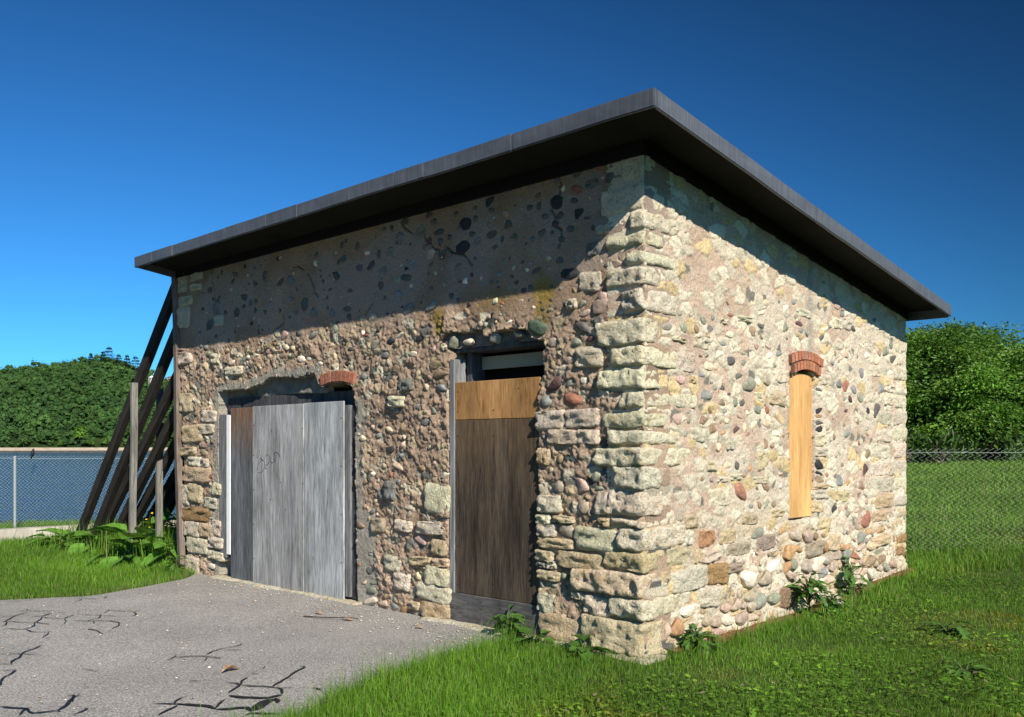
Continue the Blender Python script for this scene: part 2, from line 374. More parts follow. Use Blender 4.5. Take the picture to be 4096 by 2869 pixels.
# driveway
ys = np.concatenate([np.linspace(-16, -5, 34)[:-1], np.linspace(-5, .06, 60)]); us = np.linspace(0, 1, 40)
XL, XR = drive_l(ys), drive_r(ys)
PX = XL[:, None]*(1-us)+XR[:, None]*us; PY = np.repeat(ys[:, None], 40, 1)
PZ = .004+.006*vn(PX*.8, PY*.8, seed=9)
V = np.stack([PX, PY, PZ], -1).reshape(-1, 3); ii = (np.arange(len(ys)-1)[:, None]*40+np.arange(39)[None]).ravel()
drive = obj('driveway', mesh('driveway', V, np.stack([ii, ii+1, ii+41, ii+40], 1)), MT['asphalt'], kind='structure', label='cracked grey asphalt drive leading to the doors')
CRACKS = """1.2|-6.236,-2.438 -6.201,-2.374 -6.133,-2.304
1|-6.146,-2.276 -6.162,-2.224 -6.208,-2.146
1.2|-6.178,-1.824 -6.140,-1.731 -6.050,-1.669
1|-5.954,-1.771 -5.989,-1.719
1.6|-5.906,-1.851 -5.823,-1.773 -5.681,-1.703
1.8|-5.690,-1.931 -5.728,-1.868 -5.805,-1.825
1.2|-5.676,-1.651 -5.802,-1.560
2|-5.542,-2.545 -5.508,-2.455 -5.561,-2.422
1.6|-5.508,-2.455 -5.388,-2.373 -5.300,-2.279
1.6|-5.438,-2.483 -5.387,-2.533 -5.318,-2.619 -5.203,-2.692 -5.080,-2.773 -5.048,-2.810
1.2|-5.375,-2.733 -5.338,-2.682 -5.305,-2.624
1.8|-5.090,-2.823 -5.061,-2.785 -4.973,-2.740 -4.843,-2.634 -4.834,-2.610 -4.707,-2.594 -4.636,-2.578
1.8|-5.047,-2.783 -4.896,-2.845 -4.849,-2.899
1.6|-4.819,-2.622 -4.882,-2.552 -4.992,-2.496 -5.078,-2.468
2|-5.177,-2.533 -5.100,-2.461 -5.147,-2.394 -5.222,-2.322
1.4|-5.076,-2.466 -4.940,-2.447 -4.800,-2.371 -4.875,-2.306 -4.962,-2.222
1|-4.800,-2.371 -4.687,-2.396 -4.553,-2.485
1.8|-4.722,-2.939 -4.558,-2.805 -4.613,-2.728 -4.740,-2.650 -4.817,-2.620
1.8|-4.558,-2.805 -4.503,-2.792 -4.410,-2.798 -4.273,-2.703 -4.303,-2.675
1.2|-4.273,-2.703 -4.177,-2.739 -4.076,-2.812
1|-4.325,-3.053 -4.303,-3.010 -4.328,-2.990
1|-5.210,-2.283 -5.115,-2.252
1.2|-4.942,-2.192 -4.840,-2.137 -4.741,-2.072 -4.558,-2.000
1.6|-4.790,-2.033 -4.733,-2.076 -4.628,-2.131 -4.590,-2.201 -4.541,-2.250
2|-4.652,-2.338 -4.533,-2.253 -4.465,-2.180 -4.398,-2.128 -4.271,-2.102 -4.232,-2.101
1.2|-4.506,-2.228 -4.427,-2.257 -4.378,-2.288
1.6|-4.266,-2.108 -4.121,-2.173 -4.019,-2.261
1|-4.827,-1.984 -4.951,-1.885 -5.010,-1.922
1.4|-4.951,-1.885 -4.812,-1.843 -4.689,-1.769 -4.729,-1.719
1.2|-4.676,-1.774 -4.562,-1.822 -4.479,-1.883 -4.489,-1.947
1|-3.822,-2.593 -3.767,-2.576 -3.792,-2.556
2.2|-3.784,-2.923 -3.703,-3.006 -3.649,-3.089 -3.589,-3.145 -3.478,-3.204 -3.430,-3.248 -3.267,-3.318
1.6|-3.689,-3.249 -3.629,-3.171 -3.580,-3.147 -3.509,-3.097 -3.437,-3.058
1.4|-3.359,-3.370 -3.279,-3.323
2|-3.130,-3.442 -3.095,-3.401 -3.066,-3.358 -3.000,-3.406 -2.928,-3.475 -2.868,-3.508 -2.755,-3.546 -2.688,-3.582
2|-2.870,-3.525 -2.846,-3.502
1|-2.764,-3.014 -2.674,-2.994 -2.571,-2.966
1|-2.253,-3.232 -2.214,-3.209
3|-2.158,-3.749 -2.084,-3.719 -1.990,-3.669 -1.938,-3.659 -1.855,-3.656 -1.823,-3.609 -1.799,-3.553 -1.759,-3.549
3.5|-1.799,-3.553 -1.864,-3.487 -1.945,-3.432 -1.997,-3.383 -2.047,-3.355 -2.086,-3.358 -2.107,-3.385
2|-1.925,-3.421 -2.001,-3.374
1.5|-2.018,-3.360 -2.077,-3.320
2|-1.880,-3.746 -1.908,-3.710 -1.986,-3.670 -2.010,-3.630
2|-1.636,-3.518 -1.651,-3.470 -1.673,-3.424 -1.705,-3.397 -1.745,-3.405
1.2|-1.705,-3.397 -1.674,-3.361
1|-3.942,-2.340 -3.969,-2.318
1.4|-2.566,-2.479 -2.609,-2.403 -2.653,-2.359
2.6|-2.594,-2.411 -2.532,-2.317 -2.468,-2.247 -2.399,-2.218 -2.317,-2.185
1.8|-2.505,-2.210 -2.571,-2.124 -2.615,-2.025 -2.609,-1.937 -2.611,-1.872 -2.646,-1.816
1.8|-2.588,-2.026 -2.528,-1.997 -2.457,-1.924
1|-2.344,-2.307 -2.409,-2.246
1.2|-1.935,-2.750 -1.905,-2.707
1.8|-1.882,-2.655 -1.826,-2.620
1.2|-1.834,-2.155 -1.786,-2.135 -1.857,-2.105
1|-1.756,-2.270 -1.691,-2.258
2.5|-1.529,-3.098 -1.474,-3.037 -1.411,-2.995 -1.359,-2.959
3|-1.267,-3.175 -1.309,-3.108 -1.371,-3.005
2|-1.411,-2.995 -1.463,-2.972 -1.523,-2.918 -1.533,-2.864
6|-1.391,-2.995 -1.307,-2.923 -1.225,-2.892 -1.128,-2.876
6|-1.123,-2.879 -1.084,-2.831 -1.069,-2.775 -1.021,-2.738 -0.929,-2.755
2.5|-1.133,-2.876 -1.186,-2.833 -1.251,-2.775 -1.286,-2.734
4|-0.899,-2.826 -0.904,-2.765 -0.833,-2.743 -0.749,-2.676
12|-0.939,-2.741 -1.005,-2.665 -1.053,-2.590 -1.051,-2.516
6|-1.359,-2.664 -1.241,-2.630 -1.154,-2.574 -1.109,-2.520 -1.101,-2.437
2.6|-1.404,-2.641 -1.456,-2.585 -1.525,-2.487 -1.643,-2.490 -1.667,-2.506
2.4|-1.525,-2.487 -1.595,-2.440 -1.640,-2.395 -1.679,-2.328
2.6|-1.525,-2.487 -1.448,-2.448 -1.375,-2.396 -1.312,-2.357 -1.259,-2.335 -1.194,-2.368 -1.109,-2.432
2.6|-1.322,-2.353 -1.366,-2.310 -1.420,-2.219 -1.457,-2.166 -1.537,-2.091 -1.580,-2.023 -1.611,-1.941 -1.633,-1.913 -1.679,-1.923
1.4|-1.453,-2.169 -1.414,-2.150
1.4|-1.265,-2.332 -1.217,-2.277
3|-1.115,-2.214 -1.063,-2.193 -1.024,-2.183
1|-2.819,-1.225 -2.779,-1.202 -2.764,-1.188
1|-2.461,-1.297 -2.498,-1.223
1|-1.444,-2.718 -1.413,-2.702
6|-1.071,-2.510 -0.999,-2.541 -0.970,-2.562
1|-3.157,-1.350 -3.095,-1.340"""
for ln in CRACKS.split('\n'):
    w, p = ln.split('|'); w = float(w)*.0050
    P = np.array([[float(a) for a in q.split(',')] for q in p.split()])
    # resample with jitter
    d = np.concatenate([[0], np.cumsum(np.hypot(*np.diff(P, axis=0).T))]); m = max(4, int(d[-1]/.035))
    s = np.linspace(0, d[-1], m); Q = np.stack([np.interp(s, d, P[:, 0]), np.interp(s, d, P[:, 1])], 1)
    Q += .035*np.stack([vn(Q[:, 0]*9, Q[:, 1]*9, seed=21), vn(Q[:, 0]*9, Q[:, 1]*9, seed=22)], 1)
    T = np.gradient(Q, axis=0); T /= np.linalg.norm(T, axis=1)[:, None]+1e-9; Nn = np.stack([-T[:, 1], T[:, 0]], 1)
    e = np.minimum(1, np.minimum(np.arange(m)+.25, m-.75-np.arange(m))/max(1.5, m*.10))
    hw = w*.5*e*(1+.9*vn(s*14, s*0, seed=23))+.0012
    z = .0135*np.ones(m)
    V = np.concatenate([np.c_[Q+Nn*hw[:, None], z], np.c_[Q-Nn*hw[:, None], z]])
    i = np.arange(m-1); obj('tar_seam', mesh('tar_seam', V, np.stack([i, i+1, i+m+1, i+m], 1)), MT['tar'], drive)
# lake, far shore, hill
WZ = -1.2
V = np.array([[-17, -3000, WZ], [-4000, -3000, WZ], [-4000, 3000, WZ], [-17-.3*3000, 3000, WZ], [-17, 8, WZ]])
obj('lake_water', mesh('lake_water', V, np.array([[0, 4, 3, 2, 1]])), MT['water'], kind='structure', label='blue lake behind the chain link fence')
HD = np.array([-.92, .392]); HS = np.array([.392, .92])      # away from the viewpoint / along the far shore to the right
def hp(a, b):            # a along the shore, b distance away
    return CAMX+HD[0]*b+HS[0]*a, CAMY+HD[1]*b+HS[1]*a
SHORE = 640.
def hillz(a, b):
    a = np.asarray(a, float); b = np.asarray(b, float)
    ridge = 70+3*np.sin(a*.03+1.2)-19.*sst(-10, 85, a)+6*vn(a*.022, a*0, seed=31)
    s = np.clip((b-SHORE-12)/270, 0, 1)
    z = WZ+2.2*sst(SHORE-4, SHORE+10, b)+ridge*(s**.85)*(1-.35*sst(1, 1.9, (b-SHORE)/270))
    return z+6*vn(a*.016, b*.016, seed=33)*sst(.05, .4, s)
aa = np.linspace(-420, 420, 70); bb = np.concatenate([np.linspace(SHORE-6, SHORE+20, 8), np.linspace(SHORE+30, SHORE+900, 50)])
A, B = np.meshgrid(aa, bb); X, Y = hp(A, B+6*vn(A*.03, A*0, seed=35))
V = np.stack([X, Y, hillz(A, B)], -1).reshape(-1, 3); ii = (np.arange(57)[:, None]*70+np.arange(69)[None]).ravel()
obj('hill', mesh('hill', V, np.stack([ii, ii+1, ii+71, ii+70], 1)), MT['hill'], kind='structure', label='wooded hill across the lake')
bb2 = np.linspace(SHORE-5, SHORE+7, 6); A, B = np.meshgrid(aa, bb2); X, Y = hp(A, B+6*vn(A*.03, A*0, seed=35))
V = np.stack([X, Y, hillz(A, B)+.35], -1).reshape(-1, 3); ii = (np.arange(5)[:, None]*70+np.arange(69)[None]).ravel()
obj('beach', mesh('beach', V, np.stack([ii, ii+1, ii+71, ii+70], 1)), MT['sand'], kind='structure', label='pale sand strip along the far shore')

# ------------------------------------------------------------------ stone building
BLD = empty('stone_building', (-3.6, 2.7, 0), label='small rubble stone building with flat dark metal roof and boarded doors', category='building')
INV = (3.6, -2.7, 0)
def part(name, me, mat, parent=None, **k):
    o = obj(name, me, mat, parent if parent is not None else BLD, **k)
    if parent is None: o.location = INV
    return o
STF = [e.split(',') for e in """682,125,64.6,19.5,Y 684,74,68.3,16.9,O 679,35,53.6,19.5,W 693,177,47.2,21.4,Y 82,12,43.1,23.3,Y 717,328,33.6,27.2,W 231,112,31,26.6,W 693,9,36.3,21.4,W 686,101,32.4,23.1,Y 708,217,31.4,23.4,Y 46,87,38.8,17.8,W 693,55,36.3,18.7,W 236,24,43.8,15.4,W 62,69,44.7,13.3,Y 656,56,34.7,16.6,Y 234,8,38.5,14,Y 232,40,31.1,16.8,W 711,348,37.1,13.5,W 650,198,32.8,14.8,W 708,98,18.5,25.2,W 632,42,33.7,13.8,W 59,183,32.2,14.2,W 713,273,33.5,13.5,W 93,182,29.3,15.2,W 704,154,40.5,10.8,Y 656,182,34.7,12.2,W 104,259,27,15.4,q 241,84,35.8,11.3,W 332,2,25.8,15.4,w 52,231,25.2,15.7,W 630,60,20.2,18.9,W 645,90,27.4,13.9,W 719,368,22.5,16.3,W 79,168,30.7,11.8,W 44,35,25.3,14.2,W 686,141,28.8,12.4,W 592,251,35.3,10.1,W 633,332,18.6,18.9,s 294,46,23.4,15,W 632,26,33.7,10.3,W 281,30,20.8,16.2,W 94,113,24.5,13.7,W 52,291,21.1,15.5,W 87,81,37.1,8.6,Y 630,108,20.2,13.7,W 627,315,20.1,13.7,W 318,82,19.8,13.9,T 253,52,32.2,8.5,Y 199,339,21.6,12.6,k 97,31,18.1,15,W 273,292,19.4,13.9,s 299,117,15,17.8,S 70,198,22.6,11.7,r 633,268,20.3,12.9,W 61,128,17.5,14.8,p 228,67,18.5,13.9,Y 684,363,28.8,8.9,W 682,376,28.7,8.9,W 256,72,19.4,12.8,p 279,84,22.8,10.8,W 719,380,22.5,10.9,W 256,364,18,13.6,g 363,6,18.8,12.9,W 472,345,19.2,12.4,s 53,168,19.9,11.5,W 608,8,24.6,9.3,t 289,204,21.9,10.3,W 229,227,24.4,9.2,b 59,256,22.2,10,d 445,316,14.6,15.2,d 650,311,20.7,10.4,d 327,289,19,11.2,t 717,283,26.2,8.1,P 89,212,16.3,13,m 76,92,19,11,t 73,299,20.4,10.2,k 623,16,20,10.3,p 429,280,20.7,9.8,s 275,219,17.5,11.4,S 194,361,16.3,12.2,k 97,91,19.7,10,W 43,270,17.9,11,p 95,54,22.9,8.1,Y 659,140,17.4,10.5,W 627,123,15.1,12,s 647,12,20.6,8.7,w 44,119,16.4,10.7,W 427,305,15.5,11.3,s 484,285,14,12.5,p 98,197,14.4,12,s 59,112,13,13.2,t 87,361,14.2,12,k 100,152,13,13.1,Y 286,362,15.7,10.8,s 311,5,16.3,10.4,p 666,153,21.1,7.9,b 48,151,13.2,12.5,W 240,292,16.6,9.9,s 278,1,18.6,8.8,o 309,50,13,12.4,d 234,236,20.1,8,b 586,321,12.7,12.5,d 226,53,20.5,7.7,Y 99,70,18.1,8.7,Y 570,338,17.2,9.1,d 698,238,14.6,10.7,b 48,316,13.9,11.1,S 287,306,12.6,12.2,s 289,141,19.9,7.7,y 387,339,12.2,12.4,d 652,276,17.3,8.7,g 356,-2,21,7.1,Y 294,2,14.9,9.6,s 269,335,14.3,10,s 66,243,15.7,9,g 311,334,12,11.7,s 323,262,16.6,8.4,g 298,264,14.9,8.9,k 276,322,17.5,7.4,d 329,16,16.8,7.7,g 84,127,11.9,10.8,t 453,256,16.1,7.7,w 29,340,16.1,7.6,W 332,37,12.4,9.8,d 248,183,14.9,8.1,s 493,345,16.9,7.1,d 225,215,16.2,7.3,s 91,246,12.8,9.2,t 347,80,13.8,8.5,b 343,169,13.7,8.5,y 79,101,20.7,5.5,Y 330,342,13.5,8.4,d 389,283,11,10.3,g 100,100,14.9,7.5,W 500,288,12.8,8.7,y 241,340,12.2,9,p 262,9,15.2,7.2,Y 46,137,10.5,10.4,g 650,355,15.5,7,d 258,38,10.8,10,y 347,342,12.7,8.5,d 307,250,13,8.3,s 595,262,16.1,6.7,w 164,375,12.8,8.4,k 66,367,14.4,7.3,r 679,261,10.7,9.7,d 141,351,12.3,8.2,d 64,347,10.8,9,k 301,158,11.8,8.2,k 370,302,16.6,5.8,d 276,377,12.8,7.5,d 161,346,13.8,6.9,d 40,278,9.6,9.9,p 39,330,12.3,7.7,W 591,367,16,5.9,d 325,25,16.7,5.6,g 371,245,10.7,8.7,k 229,359,14.3,6.5,d 285,268,11.9,7.7,w 221,134,12.5,7.3,w 65,380,11.5,7.9,d 650,124,10.4,8.7,r 257,262,14.2,6.3,k 342,231,11.4,7.8,s 212,255,10.5,8.4,g 237,193,11,8,g 73,230,11.7,7.5,t 390,239,14.7,5.9,w 266,249,13.4,6.3,w 298,222,8.1,10.3,b 83,150,7.7,10.8,b 50,368,12.6,6.6,S 300,352,10.7,7.7,s 70,275,9.6,8.5,W 305,237,9.7,8.3,b 190,251,13.6,5.9,w 332,115,11.2,7,b 608,277,9.2,8.5,b 376,355,12,6.5,d 26,301,12,6.5,p 482,271,11.1,7,y 545,266,13.6,5.7,w 243,353,7.9,9.8,m 613,266,9.9,7.7,p 315,320,9.9,7.6,d 223,339,9.4,8,d 79,54,10.3,7.3,g 517,269,11.7,6.4,p 261,2,13,5.7,t 45,380,11.1,6.6,r 37,101,10.3,7.1,Y 33,369,8.8,8.2,d 295,33,9.6,7.5,g 58,266,12.8,5.6,p 43,127,13.4,5.3,g 291,236,10,7.1,b 109,307,13.2,5.3,d 294,12,8.5,8.2,s 352,365,8.1,8.6,d 315,16,9.9,6.9,g 612,323,11.5,5.9,d 179,343,8.8,7.7,s 51,246,9.9,6.8,m 243,377,11,6.1,m 307,26,9.7,6.9,g 60,274,8.5,7.8,g 91,63,9.7,6.8,W 338,125,9.1,7.1,b 57,213,8.7,7.4,w 661,285,10.5,6.1,s 224,93,16.4,3.9,s 90,47,9.4,6.8,g 436,255,10.4,6.1,w 555,329,7.7,8.2,d 102,46,9.1,6.9,g 395,267,12.3,5.1,y 561,266,10.8,5.8,w 72,212,10.3,5.9,g 272,95,8.2,7.4,g 545,349,10.6,5.7,d 317,352,6.2,9.7,d 395,301,7.4,8.1,s 535,289,10.5,5.7,b 468,269,9.6,6.2,y 83,349,10.4,5.7,d 642,33,13.7,4.3,d 301,177,10.7,5.5,y 236,370,9,6.5,d 290,195,10,5.8,g 295,289,8.5,6.8,b 627,33,13.4,4.3,d 83,312,8.9,6.3,d 338,273,11.4,4.9,r 64,41,9.3,6,W 319,171,9.9,5.6,s 498,272,10,5.5,b 503,277,8.6,6.3,o 102,338,9.2,5.8,d 71,336,9.5,5.6,d 265,173,7.7,6.9,b 364,321,10.6,5,d 544,329,8.5,6.2,d 33,319,8.1,6.5,W 668,333,9.9,5.3,d 307,13,7.6,6.9,b 86,379,7.5,6.9,d 238,94,10.5,4.9,r 415,249,11.4,4.5,w 192,282,8.5,5.9,b 322,47,8.9,5.6,w 545,319,7.6,6.5,d 514,324,10.2,4.8,s 91,227,6.4,7.6,b 315,182,8.8,5.5,d 185,350,8.9,5.4,d 378,370,6,8,d 526,354,7.4,6.4,d 329,52,11.2,4.2,s 258,44,13,3.6,b 494,313,8.5,5.5,d 106,361,5.8,8,d 423,366,7.7,6,d 659,-1,10.5,4.4,t 570,326,8.7,5.3,d 524,280,8.2,5.6,g 327,133,8.5,5.3,w 77,261,8.3,5.4,b 68,358,8.7,5.1,d 99,351,7.6,5.8,d 675,304,10,4.4,d 140,267,10.9,4,w 102,62,9.9,4.4,S 320,275,8.8,4.9,k 288,100,10.5,4.1,g 271,125,9.7,4.4,b 555,254,8.6,4.9,d 215,352,7,6,d 227,351,9.5,4.4,d 471,292,8.2,5,g 496,372,8.5,4.7,k 297,374,6.6,6,d 283,152,7.3,5.4,s 70,151,8.2,4.8,w 161,367,8.5,4.6,d 157,334,8.5,4.6,d 487,293,7.8,5,o 181,363,6.6,5.8,d 207,372,8.6,4.4,d 81,329,7.4,5.1,d 115,294,6.3,5.9,d 628,245,8.4,4.3,r 309,375,8.1,4.3,d 107,370,7.7,4.4,d 411,336,6.3,5.2,d 399,326,8.7,3.7,d 469,324,8.2,3.9,d 287,127,5.9,5.4,s 133,340,6.1,5.2,d 181,373,6.6,4.7,d 422,357,6.1,4.8,d 148,340,4.2,6.8,d 404,318,6.2,4.4,d 133,262,6.9,3.9,d 259,133,7.6,3.5,s 524,316,8.2,3.2,d 304,196,7.5,3.4,b 279,261,5.5,4.5,b 269,281,5.4,4.4,g 49,333,4.2,5.5,d 55,342,7.1,3.1,d 52,100,4.5,4.8,b 148,284,6.3,3.4,r 84,324,4.5,4.6,d 224,278,5.4,3.7,r 91,336,4.5,4,d 79,46,4,4.3,b 165,274,4.9,3.5,p 124,262,3.8,2.2,b""".split()]
STR = [e.split(',') for e in """477,117,58.9,16.4,W 63,54,48.9,17.9,W 463,155,53.9,16.2,W 463,136,53.9,16.2,W 475,98,54.9,14.9,Y 477,173,51.1,14.9,W 422,81,32.7,21.5,r 477,193,47.1,14.9,W 237,19,35.2,18.5,B 93,36,35.3,16.2,W 291,59,38.5,14.2,T 459,82,46,11.8,Y 110,118,34.3,15.4,W 105,54,31.9,16.4,O 276,19,30.3,17.2,p 193,73,37.6,13.1,T 146,122,27.6,17.1,r 353,23,22.9,20.4,t 377,23,27.1,16.6,t 467,54,42.6,10.4,Y 143,71,43.4,10.2,T 46,73,32.2,13.4,Y 297,44,29.9,14.3,w 157,44,25.8,16.1,w 215,205,31.2,13.3,Y 337,62,25.5,16.1,Y 59,228,24.3,15.7,W 439,19,27.9,13,w 274,42,25.9,14,t 236,60,24.3,14.8,o 315,82,33.9,10.5,Y 366,45,23.4,15.1,g 221,226,28.9,12.2,W 448,245,28.3,12.4,W 90,84,24.8,14,O 159,216,21.2,16.1,g 429,33,25.7,13,b 363,108,29.9,11,Y 186,147,19.8,16.5,Y 309,166,27.4,11.8,W 188,40,22.3,14.2,t 250,75,27.6,11.2,t 309,112,33.5,9.2,W 204,20,28.1,10.8,g 275,73,21.6,14,t 125,83,26.5,11.2,Y 323,46,24.9,11.9,t 370,289,26.8,11,W 318,228,27.8,10.6,W 499,25,24.3,12.1,p 487,213,27.9,10.5,W 41,17,18.7,15.4,o 76,170,24.1,11.7,W 534,17,25.5,10.9,t 467,225,19.4,14.1,s 145,11,21.8,12.5,t 206,51,28.2,9.6,w 408,62,21.3,12.7,g 305,142,24.2,11.1,k 309,155,27.4,9.8,W 437,50,26,10.1,y 452,200,15.2,16.8,d 176,82,24.3,10.5,g 491,227,28,9,W 411,242,16.1,15.6,s 413,24,25.1,10,p 422,135,18.1,13.6,m 477,23,23.6,10.4,g 347,288,22.6,10.8,W 411,117,21.4,11.4,b 164,96,26.1,9.3,Y 467,32,27.1,8.9,b 245,36,27.4,8.7,p 268,290,31.3,7.6,W 96,69,27.2,8.7,W 479,268,19.7,11.9,g 82,245,24.4,9.6,W 353,124,18,12.9,s 194,220,17.6,13.1,t 103,13,19.1,12,t 517,21,16.6,13.8,t 58,29,21.3,10.5,w 178,22,14.6,15.3,g 123,12,22,10,w 303,100,21.1,10.4,Y 390,223,15.6,14,s 392,43,31.2,7,r 501,261,20.3,10.6,d 312,32,21.4,9.9,s 495,47,28.2,7.5,g 88,202,17.5,11.9,s 463,66,23.1,8.9,o 66,100,17.7,11.6,Y 334,37,19,10.7,t 368,223,18.4,11,r 61,16,21.4,9.4,t 328,24,18.8,10.7,t 497,278,16.2,12.1,g 132,56,24.6,7.9,T 406,213,19.5,9.9,g 183,130,27.1,7.1,W 244,47,15,12.4,g 347,47,19.4,9.5,t 167,264,14.3,12.8,b 495,15,24.2,7.5,p 459,42,30.7,5.9,g 136,23,16.9,10.7,t 89,17,16.5,10.8,t 408,51,24.9,7.1,t 394,12,20.9,8.4,w 305,127,24.2,7.2,b 163,19,16.6,10.4,t 45,183,15.1,11.4,p 117,23,20.7,8.3,p 459,23,23,7.4,t 105,5,19.1,8.8,p 457,257,22.9,7.3,w 32,151,20.2,8.2,Y 303,24,21.1,7.8,w 99,174,15.8,10.4,b 370,10,23.5,6.9,w 358,56,14.8,10.9,o 86,100,12.3,12.9,t 216,98,23.5,6.7,Y 61,87,13.6,11.5,W 166,8,19.1,8.1,t 448,30,15.1,10.2,t 304,178,19.6,7.8,k 334,122,19,8,w 160,27,16.5,9.2,t 130,233,16.7,9,d 231,47,13.4,11.1,o 426,152,12.8,11.5,b 315,59,12.3,11.9,o 152,272,25.6,5.7,W 97,144,16.7,8.7,W 371,174,15.1,9.6,g 93,226,16.6,8.7,y 85,182,17.4,8.1,b 128,162,15.6,9,W 309,120,30.5,4.6,Y 257,62,16.8,8.2,o 444,67,18.7,7.3,t 387,287,12,11.2,d 232,272,12.1,11.1,g 493,245,16.1,8.3,w 288,32,14.7,9,t 179,205,15.9,8.2,W 76,71,12.1,10.7,Y 339,96,11.2,11.4,k 429,66,14.7,8.6,o 177,219,13.4,9.4,w 426,260,14.6,8.6,w 30,17,8.2,15.3,t 90,3,16.5,7.6,o 352,225,13,9.5,s 211,172,15.5,7.9,w 380,211,13.6,9,m 347,305,17.8,6.8,t 176,193,14.6,8.2,g 49,213,16.2,7.3,p 397,91,14,8.4,t 192,124,15,7.7,b 86,264,13.3,8.6,g 463,265,15.4,7.4,p 375,90,13.5,8.3,g 29,254,13.7,8.1,g 193,291,15,7.1,y 375,54,15.2,6.9,o 141,144,11.4,9.1,d 138,134,18.1,5.7,W 74,6,16,6.4,s 33,4,16.6,6.1,d 331,239,12.6,8,w 318,306,17,5.9,t 167,241,13.1,7.6,w 304,184,19.7,5,d 194,181,16.3,6,y 306,191,21.2,4.6,o 370,257,10.1,9.6,p 387,103,13.8,7,w 224,81,13.2,7.3,o 137,198,9,10.7,g 124,144,14.3,6.7,y 116,133,17.4,5.5,W 303,196,18.1,5.2,k 115,197,13,7.2,b 192,162,8.7,10.7,b 110,238,12.9,7.2,w 294,71,11.9,7.8,b 371,300,13.4,6.9,w 426,100,12.8,7.2,p 127,256,13.3,6.7,w 231,290,12,7.4,w 75,256,11,8,b 54,255,10.6,8.3,g 258,279,15.4,5.7,m 444,164,15,5.8,t 318,279,18.6,4.6,w 142,221,12.5,6.8,d 248,84,19.3,4.4,p 375,122,10.1,8.3,o 169,180,14.4,5.8,w 64,153,9.8,8.4,g 138,175,10.2,7.9,m 360,298,13.2,6.1,s 217,246,11.8,6.7,s 276,272,10.1,7.7,g 117,267,14.1,5.5,W 303,217,16.6,4.6,d 200,243,12.7,6,w 184,281,18.5,4.1,w 47,245,20.8,3.6,W 429,199,9.2,7.9,k 149,198,11.5,6.3,d 411,270,14.3,5,w 51,149,11.5,6.2,y 337,225,9.6,7.4,g 309,270,10.7,6.6,d 303,134,18.1,3.9,k 182,107,9.8,7.1,b 353,93,11.4,6.1,p 248,298,12.4,5.6,s 207,107,10.3,6.6,b 194,193,8.8,7.7,r 95,258,10.4,6.5,s 81,219,10.1,6.4,s 339,170,9.6,6.7,b 150,21,9.3,6.9,t 262,272,12.7,5,g 183,269,13.5,4.7,d 370,96,10.1,6.2,b 165,107,10.7,5.8,g 109,160,7.5,8.2,y 95,190,12.5,4.9,b 194,107,11.3,5.4,g 197,252,12.6,4.8,p 337,246,11.2,5.4,s 153,177,5.8,10.3,y 151,233,10.4,5.7,g 326,179,12.5,4.7,t 144,187,11.4,5.1,p 404,164,8.8,6.4,r 105,227,8.5,6.6,y 127,96,11.1,5,p 123,182,9.9,5.6,y 175,250,8.5,6.4,p 115,210,9.8,5.5,d 68,214,9.9,5.3,Y 221,163,9.2,5.5,g 360,141,9.2,5.5,b 323,131,10.9,4.6,r 210,235,10.3,4.8,g 163,141,7.1,6.9,o 152,135,10.5,4.6,b 365,210,11.6,4.1,g 50,103,7.6,6.2,g 58,170,6.8,6.8,g 402,187,7,6.3,b 212,61,9.1,4.8,o 184,260,7.4,5.9,b 128,273,11.1,3.9,r 118,190,9.8,4.4,s 117,172,9.8,4.4,o 76,192,10,4.3,b 252,284,9.7,4.4,g 158,190,8.2,5.2,w 49,266,8.6,4.7,g 151,242,11.6,3.4,g 116,247,11.9,3.3,s 426,174,10.9,3.6,b 426,179,10.9,3.6,g 413,171,6.4,5.7,b 97,214,8.4,4.3,g 84,24,8.2,4.3,b 370,198,8.4,4.1,m 176,123,7.3,4.7,b 63,181,5.9,5.8,g 99,268,6.3,5.4,s 363,304,10,3.4,t 102,209,8,4.2,g 82,133,8.1,3.8,b 207,161,7.2,4.2,b 98,132,6.7,3.8,s 91,251,9.3,2.7,b 188,252,6.9,3.6,w 160,171,8.3,2.9,r 102,183,6.3,3.8,b 224,134,9.2,2.4,r 126,205,7.7,2.8,m 100,246,7.4,2.7,w 80,234,7.1,2.7,m 152,146,5.8,2.9,g 113,181,4.3,3.9,b 61,188,5.8,2.6,s 228,170,4.8,3.1,b 63,266,5.5,2.6,b 179,114,4.9,2.9,b 91,235,6.2,2.2,m 134,245,4.5,2.8,g""".split()]
QUO = [(0.014, 0.276, 0.59, 0.24), (0.287, 0.452, 0.32, 0.48), (0.452, 0.645, 0.68, 0.21), (0.65, 0.804, 0.37, 0.28), (0.809, 0.985, 0.24, 0.55), (0.993, 1.056, 0.29, 0.12), (1.067, 1.261, 0.47, 0.24), (1.27, 1.451, 0.28, 0.2), (1.447, 1.599, 0.47, 0.64), (1.614, 1.727, 0.33, 0.48), (1.747, 1.87, 0.39, 0.27), (1.9, 2.023, 0.23, 0.74), (2.043, 2.2, 0.43, 0.18), (2.21, 2.372, 0.29, 0.43), (2.381, 2.576, 0.44, 0.17), (2.618, 2.798, 0.21, 0.44), (2.824, 2.966, 0.35, 0.2), (2.977, 3.082, 0.17, 0.38), (3.124, 3.24, 0.36, 0.25), (3.251, 3.388, 0.13, 0.45), (3.393, 3.609, 0.41, 0.28), (3.625, 3.831, 0.22, 0.41)]
